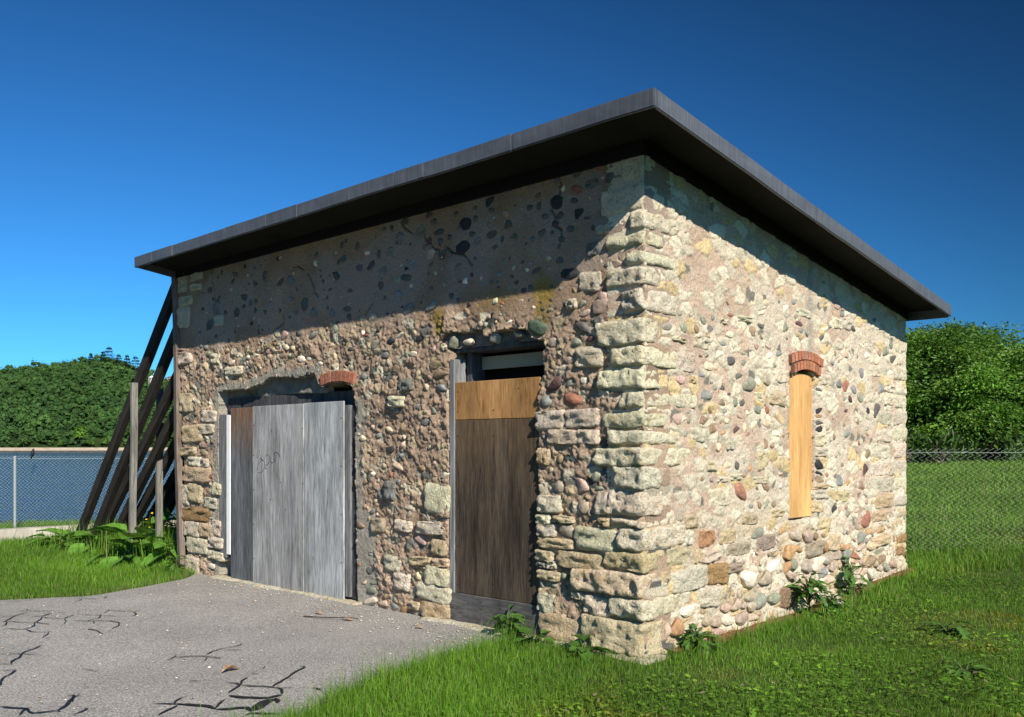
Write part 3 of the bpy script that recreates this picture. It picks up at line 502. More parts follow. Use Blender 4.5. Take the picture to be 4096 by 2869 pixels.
QUO2 = [(2.702, 2.872, 5.07), (2.556, 2.695, 5.13), (2.378, 2.548, 5.03), (2.208, 2.37, 5.11), (2.046, 2.201, 5.07), (1.846, 2.031, 5.01), (1.66, 1.838, 5.03), (1.46, 1.653, 5.09), (1.259, 1.444, 4.91), (1.089, 1.251, 5.09), (1.068, 1.246, 5.09), (0.898, 1.045, 5.07), (0.767, 0.891, 5.15), (0.59, 0.752, 4.95), (0.459, 0.574, 4.99), (0.312, 0.451, 4.95)]
PAL = dict(w=(.68, .605, .44), y=(.60, .48, .29), g=(.20, .215, .16), s=(.17, .19, .185), d=(.11, .102, .088), k=(.035, .035, .036),
           b=(.23, .155, .085), t=(.38, .31, .22), p=(.42, .29, .225), r=(.28, .10, .055), o=(.38, .21, .085), m=(.11, .06, .058), q=(.07, .10, .065))
def pip(px, py, poly):
    c = np.zeros(px.shape, bool); n = len(poly)
    for i in range(n):
        x1, y1 = poly[i]; x2, y2 = poly[i-1]
        c ^= ((y1 > py) != (y2 > py)) & (px < (x2-x1)*(py-y1)/(y2-y1+1e-12)+x1)
    return c
DOOR1 = [(6.27, -.2), (6.27, 1.2), (6.29, 2.271), (5.95, 2.29), (5.653, 2.278), (5.3, 2.328), (5.166, 2.395), (4.9, 2.385), (4.612, 2.362), (4.277, 2.394), (4.161, 2.251), (4.097, 2.24), (3.958, 2.27), (3.846, 2.276), (3.712, 2.255), (3.587, 2.22), (3.55, 2.0), (3.52, -.2)]
DOOR2 = [(2.16, -.2), (2.16, 2.479), (2.277, 2.573), (2.214, 2.641), (2.108, 2.66), (1.986, 2.634), (1.75, 2.645), (1.684, 2.573), (1.507, 2.604), (1.397, 2.617), (1.184, 2.587), (1.124, 2.515), (1.0, 2.483), (1.0, 2.406), (1.05, 2.355), (.99, 2.241), (1.05, 2.157), (1.07, 1.915), (1.05, 1.0), (1.05, -.2)]
WIND = [(2.385, .88), (2.385, 2.30), (2.5, 2.345), (2.66, 2.365), (2.82, 2.35), (2.935, 2.29), (2.94, .90)]
WCR = [[(2.823, 3.776), (2.784, 3.711), (2.669, 3.634)], [(2.482, 3.587), (2.47, 3.545), (2.384, 3.482), (2.36, 3.454), (2.294, 3.42), (2.288, 3.355), (2.229, 3.346)], [(2.194, 3.429), (2.101, 3.368), (1.941, 3.321), (1.852, 3.222)], [(6.487, 3.818), (6.436, 3.742), (6.453, 3.658), (6.368, 3.526), (6.378, 3.372), (6.357, 3.232), (6.402, 3.132)], [(4.397, 3.484), (4.279, 3.341), (4.254, 3.262), (4.189, 3.202)], [(4.678, 3.544), (4.664, 3.588), (4.569, 3.583), (4.463, 3.531)], [(0.828, 3.77), (0.828, 3.667)], [(0.933, 3.549), (0.88, 3.494), (0.87, 3.412), (0.81, 3.373), (0.806, 3.31)], [(3.383, 2.935), (3.315, 2.998), (3.271, 3.036)], [(4.871, 3.083), (4.843, 2.987), (5.07, 2.913)], [(5.515, 2.641), (5.157, 2.712), (5.042, 2.783)]]
def ztop(y): return 3.925-.125*y
def wall_pt(side, u, z, d):
    if side == 'F': return np.stack([-u, -d, z], -1)
    return np.stack([d, u, z], -1)
def make_wall(side, umax, zmax, step, holes, stones, name, thick=.35):
    nu, nz = int(umax/step)+1, int((zmax+.06)/step)+1
    u = np.linspace(0, umax, nu); z = np.linspace(-.06, zmax, nz); U, Z = np.meshgrid(u, z)
    if side == 'F': U = U*(1+.0354*Z/3.82)
    else: Z = np.minimum(Z, ztop(U)+.02)
    sd = 100 if side == 'F' else 200
    # jitter cells so that edges are ragged
    wx, wy = U+.02*fbm(U*14, Z*14, seed=sd+50), Z+.02*fbm(U*14, Z*14, seed=sd+51)
    d1, d2, dx, dy, r1, r2, r3 = worley(wx/(.11 if side == 'F' else .085), wy/(.08 if side == 'F' else .065), sd)
    e1, e2, ex, ey, q1, q2, q3 = worley(wx/.034, wy/.03, sd+9)
    f = fbm(U*3.2, Z*3.2, seed=sd+20, o=5); f2 = fbm(U*22, Z*22, seed=sd+30, o=3); f0 = fbm(U*.8, Z*.8, seed=sd+40, o=3)
    if side == 'F':
        line = 2.86+.06*f0-.22*sst(2.6, .6, U)+.15*sst(4.5, 6.8, U)*0
        rough = sst(.10, -.16, Z-line)
        cell = (r1-.45)*.046+(dx*(r2-.5)+dy*(r3-.5))*.075
        fine = (q1-.5)*.014+(ex*(q2-.5)+ey*(q3-.5))*.012
        rid = -.035*np.abs(fbm(U*7+.3*f, Z*9, seed=sd+90, o=4))-.018*np.abs(fbm(U*19, Z*23, seed=sd+95, o=3))+.012
        f3 = fbm(U*38, Z*38, seed=sd+33, o=3)
        d = rough*(cell*.36+fine*1.0+rid*.28+.030*f+.008*f3-.012*(r3 > .8)*np.exp(-((d2-d1)/.06)**2))+.006*f+.004*f2
        d = np.clip(d, -.05, .045)
        mort = np.array([.43, .31, .215])*rough[..., None]+np.array([.40, .275, .185])*(1-rough[..., None]); C = mort*(1+.35*f[..., None])
        C = np.where((r3 > .78)[..., None] & (rough > .3)[..., None], np.array([.50, .39, .25])*(.7+.6*r1[..., None]), C)
        C = np.where((r3 > .90)[..., None] & (rough > .3)[..., None], np.array([.58, .51, .37])*(.75+.5*r1[..., None]), C)
        C = np.where((r3 < .05)[..., None] & (rough > .3)[..., None], np.array([.15, .15, .13])*(.7+.6*r1[..., None]), C)
        # paler lime patch and slightly darker mortar in the eaves zone, pale corner render, lichen
        pal = sst(.02, .16, fbm(U*1.7, Z*1.5, seed=sd+60))*(1-rough)*.6
        C = C*(1-pal[..., None])+np.array([.42, .35, .29])*pal[..., None]
        lich = np.maximum(sst(.20, .05, np.hypot((U-1.02)/.8, (Z-2.86)/1.5)+.10*f2+.06*f), sst(.16, .03, np.hypot((U-2.28)/.8, (Z-2.78)/1.4)+.10*f2+.06*f))
        lich = np.maximum(lich, sst(.24, .05, np.hypot((U-1.55)/1.6, (Z-2.88)/.5)+.12*f2)*.7)
        C = C*(1-lich[..., None])+np.array([.34, .235, .065])*lich[..., None]
        cem = sst(.10, .0, np.abs(U-3.48)-.015+.04*f2)*(Z < 2.1)+sst(.09, .0, np.abs(U-3.36)-.10+.04*f2)*(Z < .95)+sst(.10, .0, np.abs(U-6.33)-.02+.04*f2)*(Z < 2.3)
        lm = (U > 4.12) & (U < 6.3); topl = np.interp(U, [4.1, 4.28, 4.6, 5.17, 5.3, 5.65, 6.3], [2.39, 2.39, 2.36, 2.39, 2.33, 2.28, 2.27])
        cem = np.maximum(cem, lm*sst(.10, .03, np.abs(Z-topl-.03)+.03*f2))
        cem = np.clip(cem, 0, 1); C = C*(1-cem[..., None])+np.array([.37, .34, .275])*cem[..., None]; d = d*(1-.75*cem)
        for pl_ in WCR:
            for (a0, b0), (a1, b1) in zip(pl_[:-1], pl_[1:]):
                L2 = (a1-a0)**2+(b1-b0)**2; tt = np.clip(((wx-a0)*(a1-a0)+(wy-b0)*(b1-b0))/L2, 0, 1)
                ck = sst(.010, .003, np.hypot(wx-a0-tt*(a1-a0), wy-b0-tt*(b1-b0))); d = d-.03*ck; C = C*(1-.45*ck[..., None])
        base = sst(.35, .0, Z); C = C*(1+.12*base[..., None])
    else:
        cell = (r1-.5)*.014+(dx*(r2-.5)+dy*(r3-.5))*.016
        fine = (q1-.5)*.008
        low = sst(1.3, .5, Z)
        d = (cell+fine)*(.55+.8*low)+.010*f+.004*f2
        C = np.array([.58, .435, .315])*(1+.22*f[..., None])
        pal = sst(.03, .17, fbm(U*2.3, Z*2.0, seed=sd+60)+.09*sst(2.3, 1.3, Z)-.05)*.75
        C = C*(1-pal[..., None])+np.array([.70, .61, .465])*pal[..., None]
        C = np.where((r3 > .80)[..., None], np.array([.58, .52, .39])*(.8+.4*r1[..., None]), C)
        C = np.where((r3 > .965)[..., None], np.array([.24, .23, .18]), C)
        yel = low*sst(-.05, .15, fbm(U*2.6, Z*3, seed=sd+70))*.6
        C = C*(1-yel[..., None])+np.array([.50, .36, .18])*yel[..., None]
        h1, h2, hx, hy_, k1, k2, k3 = worley((U+.035*fbm(U*9, Z*9, seed=sd+52))/.19, (Z+.035*fbm(U*9, Z*9, seed=sd+53))/.115, sd+14)
        lime = sst(.06, .16, h2-h1+.10*f2)*(k1 > .58-.22*sst(1.0, .3, U)-.25*sst(4.3, 4.9, U)-.12*low)
        lc = np.array([.72, .64, .47])*(.86+.26*k2[..., None])*(1-.10*f2[..., None]); lc = np.where((k3 < .22)[..., None], lc*np.array([.92, .80, .58]), lc)
        C = C*(1-lime[..., None])+lc*lime[..., None]; d = d+.007*lime-.012*sst(.09, .0, h2-h1)*(k1 > .45)
        d = d+lime*.006*fbm(U*26, Z*34, seed=sd+54)
        cr = sst(.10, .0, np.abs(U-2.83)+.03*f2)*(Z > 2.52)*.75
        C = C*(1-cr[..., None])+np.array([.36, .36, .30])*cr[..., None]
    # keep the face clear in front of the bigger stones
    occ = np.zeros(U.shape, bool)
    for (su, sz, w, h) in stones:
        a0, a1 = np.searchsorted(u, su-w/2-.3), np.searchsorted(u, su+w/2+.02); b0, b1 = np.searchsorted(z, sz-h/2), np.searchsorted(z, sz+h/2)
        if a1 <= a0 or b1 <= b0: continue
        sl = (slice(b0, b1), slice(max(0, a0), a1)); m = ((U[sl]-su)/(w/2))**2+((Z[sl]-sz)/(h/2))**2 < 1.05
        d[sl] = np.where(m, np.minimum(d[sl], -.004), d[sl]); occ[sl] |= m
    d[:, -1] = np.minimum(d[:, -1], .0)
    V = wall_pt(side, U, Z, d).reshape(-1, 3)
    ii = (np.arange(nz-1)[:, None]*nu+np.arange(nu-1)[None]).ravel()
    F = np.stack([ii, ii+nu, ii+nu+1, ii+1], 1) if side == 'F' else np.stack([ii, ii+1, ii+nu+1, ii+nu], 1)
    cu = U.ravel()[F].mean(1)+.012*vn(U.ravel()[F[:, 0]]*17, Z.ravel()[F[:, 0]]*17, seed=sd+80); cz = Z.ravel()[F].mean(1)+.012*vn(U.ravel()[F[:, 0]]*17, Z.ravel()[F[:, 0]]*17, seed=sd+81)
    keep = np.ones(len(F), bool)
    for h in holes: keep &= ~pip(cu, cz, h)
    F = F[keep]
    # close the edges inwards (reveals)
    E = np.concatenate([F[:, [0, 1]], F[:, [1, 2]], F[:, [2, 3]], F[:, [3, 0]]]); key = {}
    for a, b in map(tuple, E[:]):
        k = (a, b) if a < b else (b, a)
        if k in key: key[k] = None
        else: key[k] = (a, b)
    bd = np.array([v for v in key.values() if v is not None])
    vid = np.unique(bd); mp = -np.ones(len(V), int); mp[vid] = np.arange(len(vid))+len(V)
    Vb = V[vid].copy()
    if side == 'F': Vb[:, 1] = thick+.01*rng.standard_normal(len(vid))
    else: Vb[:, 0] = -thick+.01*rng.standard_normal(len(vid))
    F2 = np.stack([bd[:, 1], bd[:, 0], mp[bd[:, 0]], mp[bd[:, 1]]], 1)
    Cf = C.reshape(-1, 3); Call = np.concatenate([Cf, Cf[vid]])
    me = mesh(name, np.concatenate([V, Vb]), np.concatenate([F, F2]), np.clip(Call, .01, .9))
    return part(name, me, MT['mortar']), occ, (u, z)
def parse(L):
    out = []
    for u, z, w, h, c in L:
        out.append((float(u)/100, float(z)/100, float(w)/100, float(h)/100, c))
    return out
FS, RS = parse(STF), parse(STR)
FS = [s for s in FS if not (pip(np.array(s[0]), np.array(s[1]), DOOR1) or pip(np.array(s[0]), np.array(s[1]), DOOR2)) and s[0] > .02]
RS = [s for s in RS if not pip(np.array(s[0]), np.array(s[1]), WIND) and s[0] > .05]
# clear of the corner quoins
def clear_q(L, k):
    out = []
    for s in L:
        bad = False
        for q in QUO:
            if s[0]-.3*s[2] < q[k] and q[0] < s[1] < q[1]: bad = True
        if not bad: out.append(s)
    return out
FS, RS = clear_q(FS, 2), clear_q(RS, 3)
RS = [s for s in RS if not any(s[0]+.3*s[2] > q[2] and q[0] < s[1] < q[1] for q in QUO2)]
qF = [(q[2]/2, (q[0]+q[1])/2, q[2]*1.2, (q[1]-q[0])*1.2) for q in QUO]; qR = [(q[3]/2, (q[0]+q[1])/2, q[3]*1.2, (q[1]-q[0])*1.2) for q in QUO]
front_wall, occF, gF = make_wall('F', 7.07, 3.86, .012, [DOOR1, DOOR2], [s[:4] for s in FS]+qF, 'front_wall')
side_wall, occR, gR = make_wall('R', 5.43, 4.0, .0125, [WIND], [s[:4] for s in RS]+qR, 'side_wall')
# rear and far end walls, plain
def rough_sheet(name, fn, lu, lz, step=.06):
    nu, nz = int(lu/step), int(lz/step); U, Z = np.meshgrid(np.linspace(0, lu, nu), np.linspace(-.06, lz, nz))
    d = .02*fbm(U*6, Z*6, seed=55)+.02*worley(U/.1, Z/.08, 57)[4]
    C = np.array([.38, .29, .21])*(1+.5*fbm(U*5, Z*5, seed=58)[..., None]); V = fn(U, Z, d).reshape(-1, 3)
    ii = (np.arange(nz-1)[:, None]*nu+np.arange(nu-1)[None]).ravel()
    return part(name, mesh(name, V, np.stack([ii, ii+1, ii+nu+1, ii+nu], 1), C.reshape(-1, 3)), MT['mortar'])
rough_sheet('end_wall', lambda u, z, d: np.stack([-7.05-.0354*7.07*z/3.82-d, 5.4-u*.995, np.minimum(z, ztop(5.4-u)+.0)], -1), 5.4, 3.95)
rough_sheet('rear_wall', lambda u, z, d: np.stack([-.02-u, 5.42+d, z], -1), 7.05, 3.28)
part('inner_core', box_me('inner_core', -6.98, -.30, .42, 5.3, 0, 3.15, 0), MT['dark'])

# ---- stones
def rockV(seed, base=ICO3, p=.85, amp=.10, flat=0):
    V, F = base; V = V.copy()
    V = np.sign(V)*np.abs(V)**p
    V /= np.abs(V).max(0)
    g = np.random.default_rng(seed)
    for _ in range(6):          # a few worn flats
        n = g.standard_normal(3)*np.array([1, .5, 1]); n /= np.linalg.norm(n); k = g.uniform(.5, .8); t = V@n
        V = V-np.clip(t-k, 0, None)[:, None]*.85*n[None]
    dsp = 1+amp*2*fbm(V[:, 0]*1.3+seed, V[:, 1]*1.3, V[:, 2]*1.3, seed, 3)
    V = V*dsp[:, None]; V[:, 0] += .18*g.uniform(-1, 1)*V[:, 2]
    return V/np.abs(V).max(0)*.5, F
COBS = [mesh('cobblestone', *rockV(300+i, ICO3, .74+.05*(i % 4), .13+.04*(i % 3))) for i in range(14)]
def blockV(seed, nx=12, ny=3, nz=8, amp=.06):
    V, F = boxgrid(nx, ny, nz)
    r = np.abs(V*2); k = (r**6).sum(1)**(1/6.); V = V/np.maximum(k, 1)[:, None]
    n = np.stack([fbm(V[:, 0]*4+seed, V[:, 1]*4, V[:, 2]*4, seed+j, 4) for j in range(3)], 1)
    V = V+n*np.array([amp*1.3, amp*3.2, amp*1.9])
    return V, F
BLKS = [mesh('limestone_block', *blockV(500+i)) for i in range(12)]
def jit(c, s=.16):
    c = [v*.82+u*.18 for v, u in zip(c, (.40, .32, .235))] if max(c) > .15 else c
    k = 1+rng.uniform(-s, s); return tuple(float(np.clip(v*k*(1+rng.uniform(-.05, .05)), .01, .85)) for v in c)
cand = []
for side, L, par in (('F', FS, front_wall), ('R', RS, side_wall)):
    for s in L:
        u, z, w, h, c = s
        if c.isupper():
            z = max(z, h*.5-.02)
            prot = (.010 if z > 2.75 else .026) if side == 'F' else .006
            if side == 'R' and z < .7: prot = .03
            cl = jit(PAL[c.lower()], .12)
            dep = .16
            p = wall_pt(side, np.array(u), np.array(z), np.array(prot-dep/2+.008))
            obj('limestone_block', BLKS[rng.integers(12)], MT['limestone'], par, p, (0, rng.uniform(-.05, .05), R(90) if side == 'R' else 0), (w*1.12, dep, h*1.12), cl)
        else: cand.append((w*h, side, u, z, w, h, c))
cand.sort(key=lambda q: -q[0])
PEB = {'F': [], 'R': []}
def cob_place(side, u, z, w, h):
    ry = .42*min(w, h)
    if side == 'F':
        k = .38
        if z > 2.80: ry *= .5; k = .5
    else:
        k = .75
        if z > .75: ry *= .7; k = .42
    return ry, k*ry-ry*.9
for i, (_, side, u, z, w, h, c) in enumerate(cand):
    ry, d = cob_place(side, u, z, w, h); z = max(z, h*.3)
    cl = jit(PAL[c]); tilt = rng.uniform(-.35, .35)
    if i < 296:
        obj('cobblestone', COBS[rng.integers(14)], MT['cobble'], front_wall if side == 'F' else side_wall, wall_pt(side, np.array(u), np.array(z), np.array(d)),
            (rng.uniform(-.1, .1), tilt, R(90) if side == 'R' else 0), (w*1.08, ry*2, h*1.08), cl)
    else: PEB[side].append((u, z, w, h, cl, d, ry, tilt))
# filler stones between the large ones
def fill(side, occ, g, n, zone, size, cols, holes):
    u, z = g; k = 0
    for _ in range(n*30):
        if k >= n: break
        a, b = zone(); s = size(a, b)*rng.uniform(.7, 1.3); w, h = s*rng.uniform(.9, 1.5), s*rng.uniform(.7, 1.1)
        if side == 'R' and rng.random() < .6: w, h = h, w
        i0, i1 = np.searchsorted(u, a-w*.5), np.searchsorted(u, a+w*.5); j0, j1 = np.searchsorted(z, b-h*.5), np.searchsorted(z, b+h*.5)
        if b < .02 or j1 >= len(z) or i1 >= len(u) or i0 < 1 or occ[j0:j1+1, i0:i1+1].any(): continue
        if any(pip(np.array(a+dd), np.array(b), hh) for hh in holes for dd in (-w/2, 0, w/2)): continue
        occ[j0:j1+1, i0:i1+1] = True
        cl = jit(PAL[cols(a, b)], .25); ry, d = cob_place(side, a, b, w, h)
        PEB[side].append((a, b, w, h, cl, d, ry, rng.uniform(-.6, .6))); k += 1
ch = lambda s: s[rng.integers(len(s))]
fill('F', occF, gF, 150, lambda: (rng.uniform(.1, 7.0), rng.uniform(.03, 2.75)), lambda a, b: .040+.035*rng.random()**2, lambda a, b: ch('wyytttbbgspprk') if b < 2.7 else ch('ddsg'), [DOOR1, DOOR2])
fill('F', occF, gF, 300, lambda: (rng.uniform(.3, 6.9), rng.uniform(2.75, 3.75)), lambda a, b: .03+.065*rng.random()**2, lambda a, b: ch('dddsssggkmtpwb'), [DOOR1, DOOR2])
fill('R', occR, gR, 380, lambda: (rng.uniform(.8, 5.1), abs(rng.normal(0, .26))*1.0), lambda a, b: (.09 if b < .35 else .065)*(1-.4*rng.random()), lambda a, b: ch('ttttttwppbbgsyo'), [WIND])
fill('R', occR, gR, 110, lambda: (rng.uniform(.3, 5.1), rng.uniform(.4, 3.4)), lambda a, b: .035+.04*rng.random()**2, lambda a, b: ch('wwwwyytgsbpg'), [WIND])
for side, par in (('F', front_wall), ('R', side_wall)):
    Vs, Fs, Cs, o = [], [], [], 0
    for i, (u, z, w, h, cl, d, ry, tilt) in enumerate(PEB[side]):
        V, F = rockV(700+i % 40, ICO2, .82, .12); V = V*np.array([w*1.05, ry*2, h*1.05])
        c_, s_ = math.cos(tilt), math.sin(tilt); x = V[:, 0]*c_+V[:, 2]*s_; zz = -V[:, 0]*s_+V[:, 2]*c_
        if side == 'F': P = np.stack([-u+x, -d+V[:, 1], z+zz], 1)
        else: P = np.stack([d-V[:, 1], u+x, z+zz], 1)
        Vs.append(P); Fs.append(F+o); Cs.append(np.repeat(np.array(cl)[None], len(V), 0)); o += len(V)
    obj('pebble_infill', mesh('pebble_infill', np.concatenate(Vs), np.concatenate(Fs), np.concatenate(Cs)), MT['pebble'], par, kind='stuff')
# ---- corner quoins: rough blocks that turn the corner
def quoin(x0, x1, y0, y1, z0, z1, seed, amp=.016, res=.028):
    nx, ny, nz = [max(3, int(a/res)) for a in (x1-x0, y1-y0, z1-z0)]
    V, F = boxgrid(nx, ny, nz); S = np.array([x1-x0, y1-y0, z1-z0]); r = .020
    P = V*S; H = S/2-r; q = np.clip(P, -H, H); dl = P-q; ln = np.linalg.norm(dl, axis=1)[:, None]
    P = q+dl/np.maximum(ln, 1e-6)*np.minimum(ln, r)
    P = P+np.array([(x0+x1)/2, (y0+y1)/2, (z0+z1)/2])
    n = np.stack([fbm(P[:, 0]*11, P[:, 1]*11, P[:, 2]*(14+3*(seed % 3)), seed*3+j, 4) for j in range(3)], 1)
    rg = 1-2*np.abs(vn(P[:, 0]*13, P[:, 1]*9, P[:, 2]*22, seed*7))+.6*vn(P[:, 0]*30, P[:, 1]*30, P[:, 2]*34, seed*8); fr = (P[:, 1] < .0)
    P[:, 1] -= np.where(fr, amp*1.9*(rg-.5), 0)
    n2 = np.stack([vn(P[:, 0]*5, P[:, 1]*5, P[:, 2]*5, seed*5+j) for j in range(3)], 1)
    P = P+n*np.array([amp*1.8, amp*1.8, amp*.8])+n2*amp*np.array([1.5, 1.5, 1.0])
    return mesh('quoin_stone', P, F)
for i, (z0, z1, lf, lr) in enumerate(QUO):
    p = .045 if z1 < .7 else (.030 if z1 < 3.0 else (.02 if z1 < 3.45 else .006))
    am = .02 if z1 < 1.5 else (.017 if z1 < 3.45 else .005)
    cl = jit([PAL['y'], PAL['w'], (.68, .58, .39)][i % 3] if z1 < 1.1 else (.70, .62, .44), .08)
    obj('quoin_stone', quoin(-lf, min(p, .018)-.008, -p, lr, z0+.002+.006*rng.random(), z1-.002-.006*rng.random(), 40+i, am, .022), MT['limestone'], front_wall, color=cl)
for i, (z0, z1, sl) in enumerate(QUO2):
    cl = jit(PAL['o'] if z1 < .6 else (PAL['y'] if z1 < 1.0 else PAL['w']), .08)
    if i == 10: continue
    obj('quoin_stone', quoin(-.22, .010, sl, 5.445+.015*rng.random(), z0+.002, z1-.002, 90+i, .009, .03), MT['limestone'], side_wall, color=cl)
# ---- brick arches
def brick(P, ang, w, h, dep, side, par):
    V, F = boxgrid(3, 2, 4); V = V*np.array([w, dep, h])
    V += .0035*np.stack([fbm(V[:, 0]*40+P[0]*9, V[:, 1]*40, V[:, 2]*40, int(abs(P[0])*900)+j, 2) for j in range(3)], 1)
    c = [(.38, .115, .05), (.33, .10, .05), (.42, .15, .07), (.28, .10, .06)][rng.integers(4)]
    obj('brick', mesh('brick', V, F, smooth=False), MT['brick'], par, wall_pt(side, np.array(P[0]), np.array(P[1]), np.array(P[2])), (0, ang if side == 'R' else -ang, R(90) if side == 'R' else 0), color=jit(c))
for i in range(9):          # remnant over the wide doorway
    f = (i+.5)/9; t = 4.12-f*.585; z = 2.30+.045*math.sin(math.pi*(f*.95+.02))-.012*f
    brick((t, z, .022-.06), (.22-.5*f), .052, .108, .14, 'F', front_wall)
for row, (rad, n, h) in enumerate(((.0, 9, .088), (.095, 10, .086))):
    for i in range(n):
        f = (i+.5)/n-.5; s = 2.715+f*(.60+.10*row); z = 2.395+row*.092-.060*(f*2)**2
        brick((s, z, .028-.05), math.atan(f*.55), (.60+.10*row)/n*.84, h*.95, .12, 'R', side_wall)
# ---- lintel, doors, window board
LD = empty('boarded_doorway', INV, BLD)
x = np.linspace(4.08, 6.32, 90); zz = np.linspace(0, 1, 14)
bot = np.interp(x, [4.08, 5.05, 5.5, 6.04, 6.32], [2.175, 2.20, 2.165, 2.145, 2.16]); X, T = np.meshgrid(x, zz); Bt = bot[None]*np.ones_like(T); Z = Bt+(2.47-Bt)*T
yy = .12+.06*fbm(X*2.6, Z*3.2, seed=71, o=3)+.04*np.sin(X*2.4)*(1-T)+.012*fbm(X*16, Z*16, seed=72)
V = np.stack([-X, yy, Z], -1).reshape(-1, 3); Vu = np.stack([-x, np.full(90, .34), bot], 1); nV = len(V)
ii = (np.arange(13)[:, None]*90+np.arange(89)[None]).ravel(); F = np.stack([ii, ii+90, ii+91, ii+1], 1)
i = np.arange(89); F2 = np.stack([i, i+1, nV+i+1, nV+i], 1)
obj('lintel', mesh('lintel', np.concatenate([V, Vu]), np.concatenate([F, F2])), MT['concrete'], LD)
def wbox(name, t0, t1, y0, y1, z0, z1, mat, par, bev=.003):
    return obj(name, box_me(name, -t1, -t0, y0, y1, z0, z1, bev), MT[mat], par)
wbox('header_beam', 3.60, 6.24, .10, .30, 2.03, 2.19, 'wood_jamb_dark', LD)
wbox('plywood_sheet', 4.450, 5.478, -.012, .008, .015, 2.07, 'wood_grey', LD)
wbox('plywood_sheet', 3.734, 4.432, -.010, .008, -.002, 2.075, 'wood_grey_blue', LD)
wbox('door_board', 5.494, 5.987, -.006, .012, .02, 2.062, 'wood_strip', LD)
wbox('batten', 4.425, 4.458, .009, .022, .02, 2.06, 'ply_tan', LD)
wbox('white_trim', 5.992, 6.075, -.010, .03, .30, 1.98, 'white', LD)
wbox('jamb', 6.08, 6.24, -.012, .16, .26, 1.99, 'wood_jamb', LD)
wbox('jamb', 3.645, 3.725, .004, .14, .05, 2.03, 'wood_jamb', LD)
wbox('jamb', 3.56, 3.64, .03, .20, .03, 2.02, 'wood_jamb_dark', LD)
wbox('filler_panel', 3.52, 6.27, .20, .24, -.05, 2.10, 'dark', LD, 0)
for ln in """5.373,1.329 5.371,1.357 5.357,1.387 5.329,1.420 5.296,1.441 5.264,1.446 5.237,1.439 5.221,1.417 5.223,1.382 5.232,1.352 5.260,1.324 5.296,1.304 5.329,1.298 5.357,1.309
5.364,1.395 5.359,1.430 5.338,1.458 5.308,1.471 5.283,1.464 5.266,1.449
5.232,1.447 5.223,1.472 5.205,1.494 5.177,1.509 5.150,1.512
5.127,1.502 5.114,1.483 5.109,1.458 5.123,1.433 5.155,1.405 5.191,1.387 5.214,1.394 5.218,1.407
5.100,1.433 5.078,1.420 5.056,1.418 5.033,1.426 5.020,1.444
5.038,1.463 4.998,1.442
5.029,1.468 5.031,1.498 5.027,1.530 5.011,1.541 4.993,1.541 4.958,1.530 4.923,1.504 4.901,1.484
5.015,1.464 5.013,1.498 5.022,1.533
5.368,1.554 5.385,1.533 5.389,1.496 5.378,1.468 5.361,1.476 5.347,1.501 5.336,1.531 5.333,1.566
5.223,1.377 5.200,1.357""".split('\n'):
    P = np.array([[float(a) for a in q.split(',')] for q in ln.split()])
    V, F = tube(np.stack([-P[:, 0], np.full(len(P), -.0135), P[:, 1]], 1), .0022, 4)
    obj('pencil_scribble', mesh('pencil_scribble', V, F), MT['pencil'], LD)
for (t, z) in [(5.46, 1.85), (5.46, 1.5), (5.46, 1.1), (5.46, .7), (5.46, .3), (4.47, 1.8), (4.47, 1.2), (4.47, .6), (4.9, 1.2), (5.1, 1.0), (3.77, 1.9), (3.77, 1.4), (3.77, .9), (3.77, .4), (5.2, 1.35), (4.8, .9)]:
    V, F = ICO1; obj('nail', mesh('nail', V*np.array([.008, .004, .008])+np.array([-t, -.013, z]), F), MT['nail'], LD)
RD = empty('boarded_door', INV, BLD)
wbox('plywood_sheet', 1.06, 2.085, .016, .034, 1.845, 2.185, 'ply_tan', RD)
wbox('plywood_sheet', 1.055, 2.085, .018, .034, .275, 1.841, 'ply_dark', RD)
wbox('kick_board', 1.05, 2.150, .000, .030, .002, .272, 'plank_low', RD)
wbox('jamb', 2.090, 2.150, .006, .16, .20, 2.40, 'wood_jamb', RD)
wbox('transom_rail', 1.05, 2.09, .036, .24, 2.14, 2.18, 'wood_jamb', RD)
wbox('header_beam', 1.02, 2.20, .09, .33, 2.465, 2.52, 'wood_jamb_dark', RD)
wbox('transom_panel', 1.10, 2.06, .30, .32, 2.315, 2.435, 'pale', RD)
wbox('transom_side', 2.02, 2.085, .165, .34, 2.18, 2.465, 'wood_jamb_dark', RD)
X, T = np.meshgrid(np.linspace(.96, 2.30, 80), np.linspace(2.50, 2.74, 16))
yy = .10+.07*fbm(X*5, T*5, seed=77, o=4)-.02; V = np.stack([-X, yy, T], -1).reshape(-1, 3); ii = (np.arange(15)[:, None]*80+np.arange(79)[None]).ravel()
obj('rubble_lintel', mesh('rubble_lintel', V, np.stack([ii, ii+80, ii+81, ii+1], 1), np.full((len(V), 3), .22)*np.array([1, .95, .85])), MT['mortar'], RD)
for (t, z, w, h, c) in [(2.13, 2.56, .10, .12, 'g'), (1.93, 2.55, .14, .08, 'w'), (1.6, 2.56, .12, .1, 's'), (1.3, 2.56, .16, .1, 'd'), (2.24, 2.52, .1, .08, 'w')]:
    obj('cobblestone', COBS[rng.integers(14)], MT['cobble'], RD, (-t, .05, z), (0, .3, 0), (w, .10, h), jit(PAL[c]))
WB = obj('window_board', box_me('window_board', -.045, -.025, 2.392, 2.932, .915, 2.31, .002), MT['ply_new'], BLD); WB.location = INV
for (yy_, z) in [(2.42, 2.2), (2.42, 1.6), (2.42, 1.0), (2.90, 2.2), (2.90, 1.6), (2.90, 1.0)]:
    obj('nail', mesh('nail', ICO1[0]*np.array([.004, .007, .007])+np.array([-.0245, yy_, z]), ICO1[1]), MT['nail'], WB)
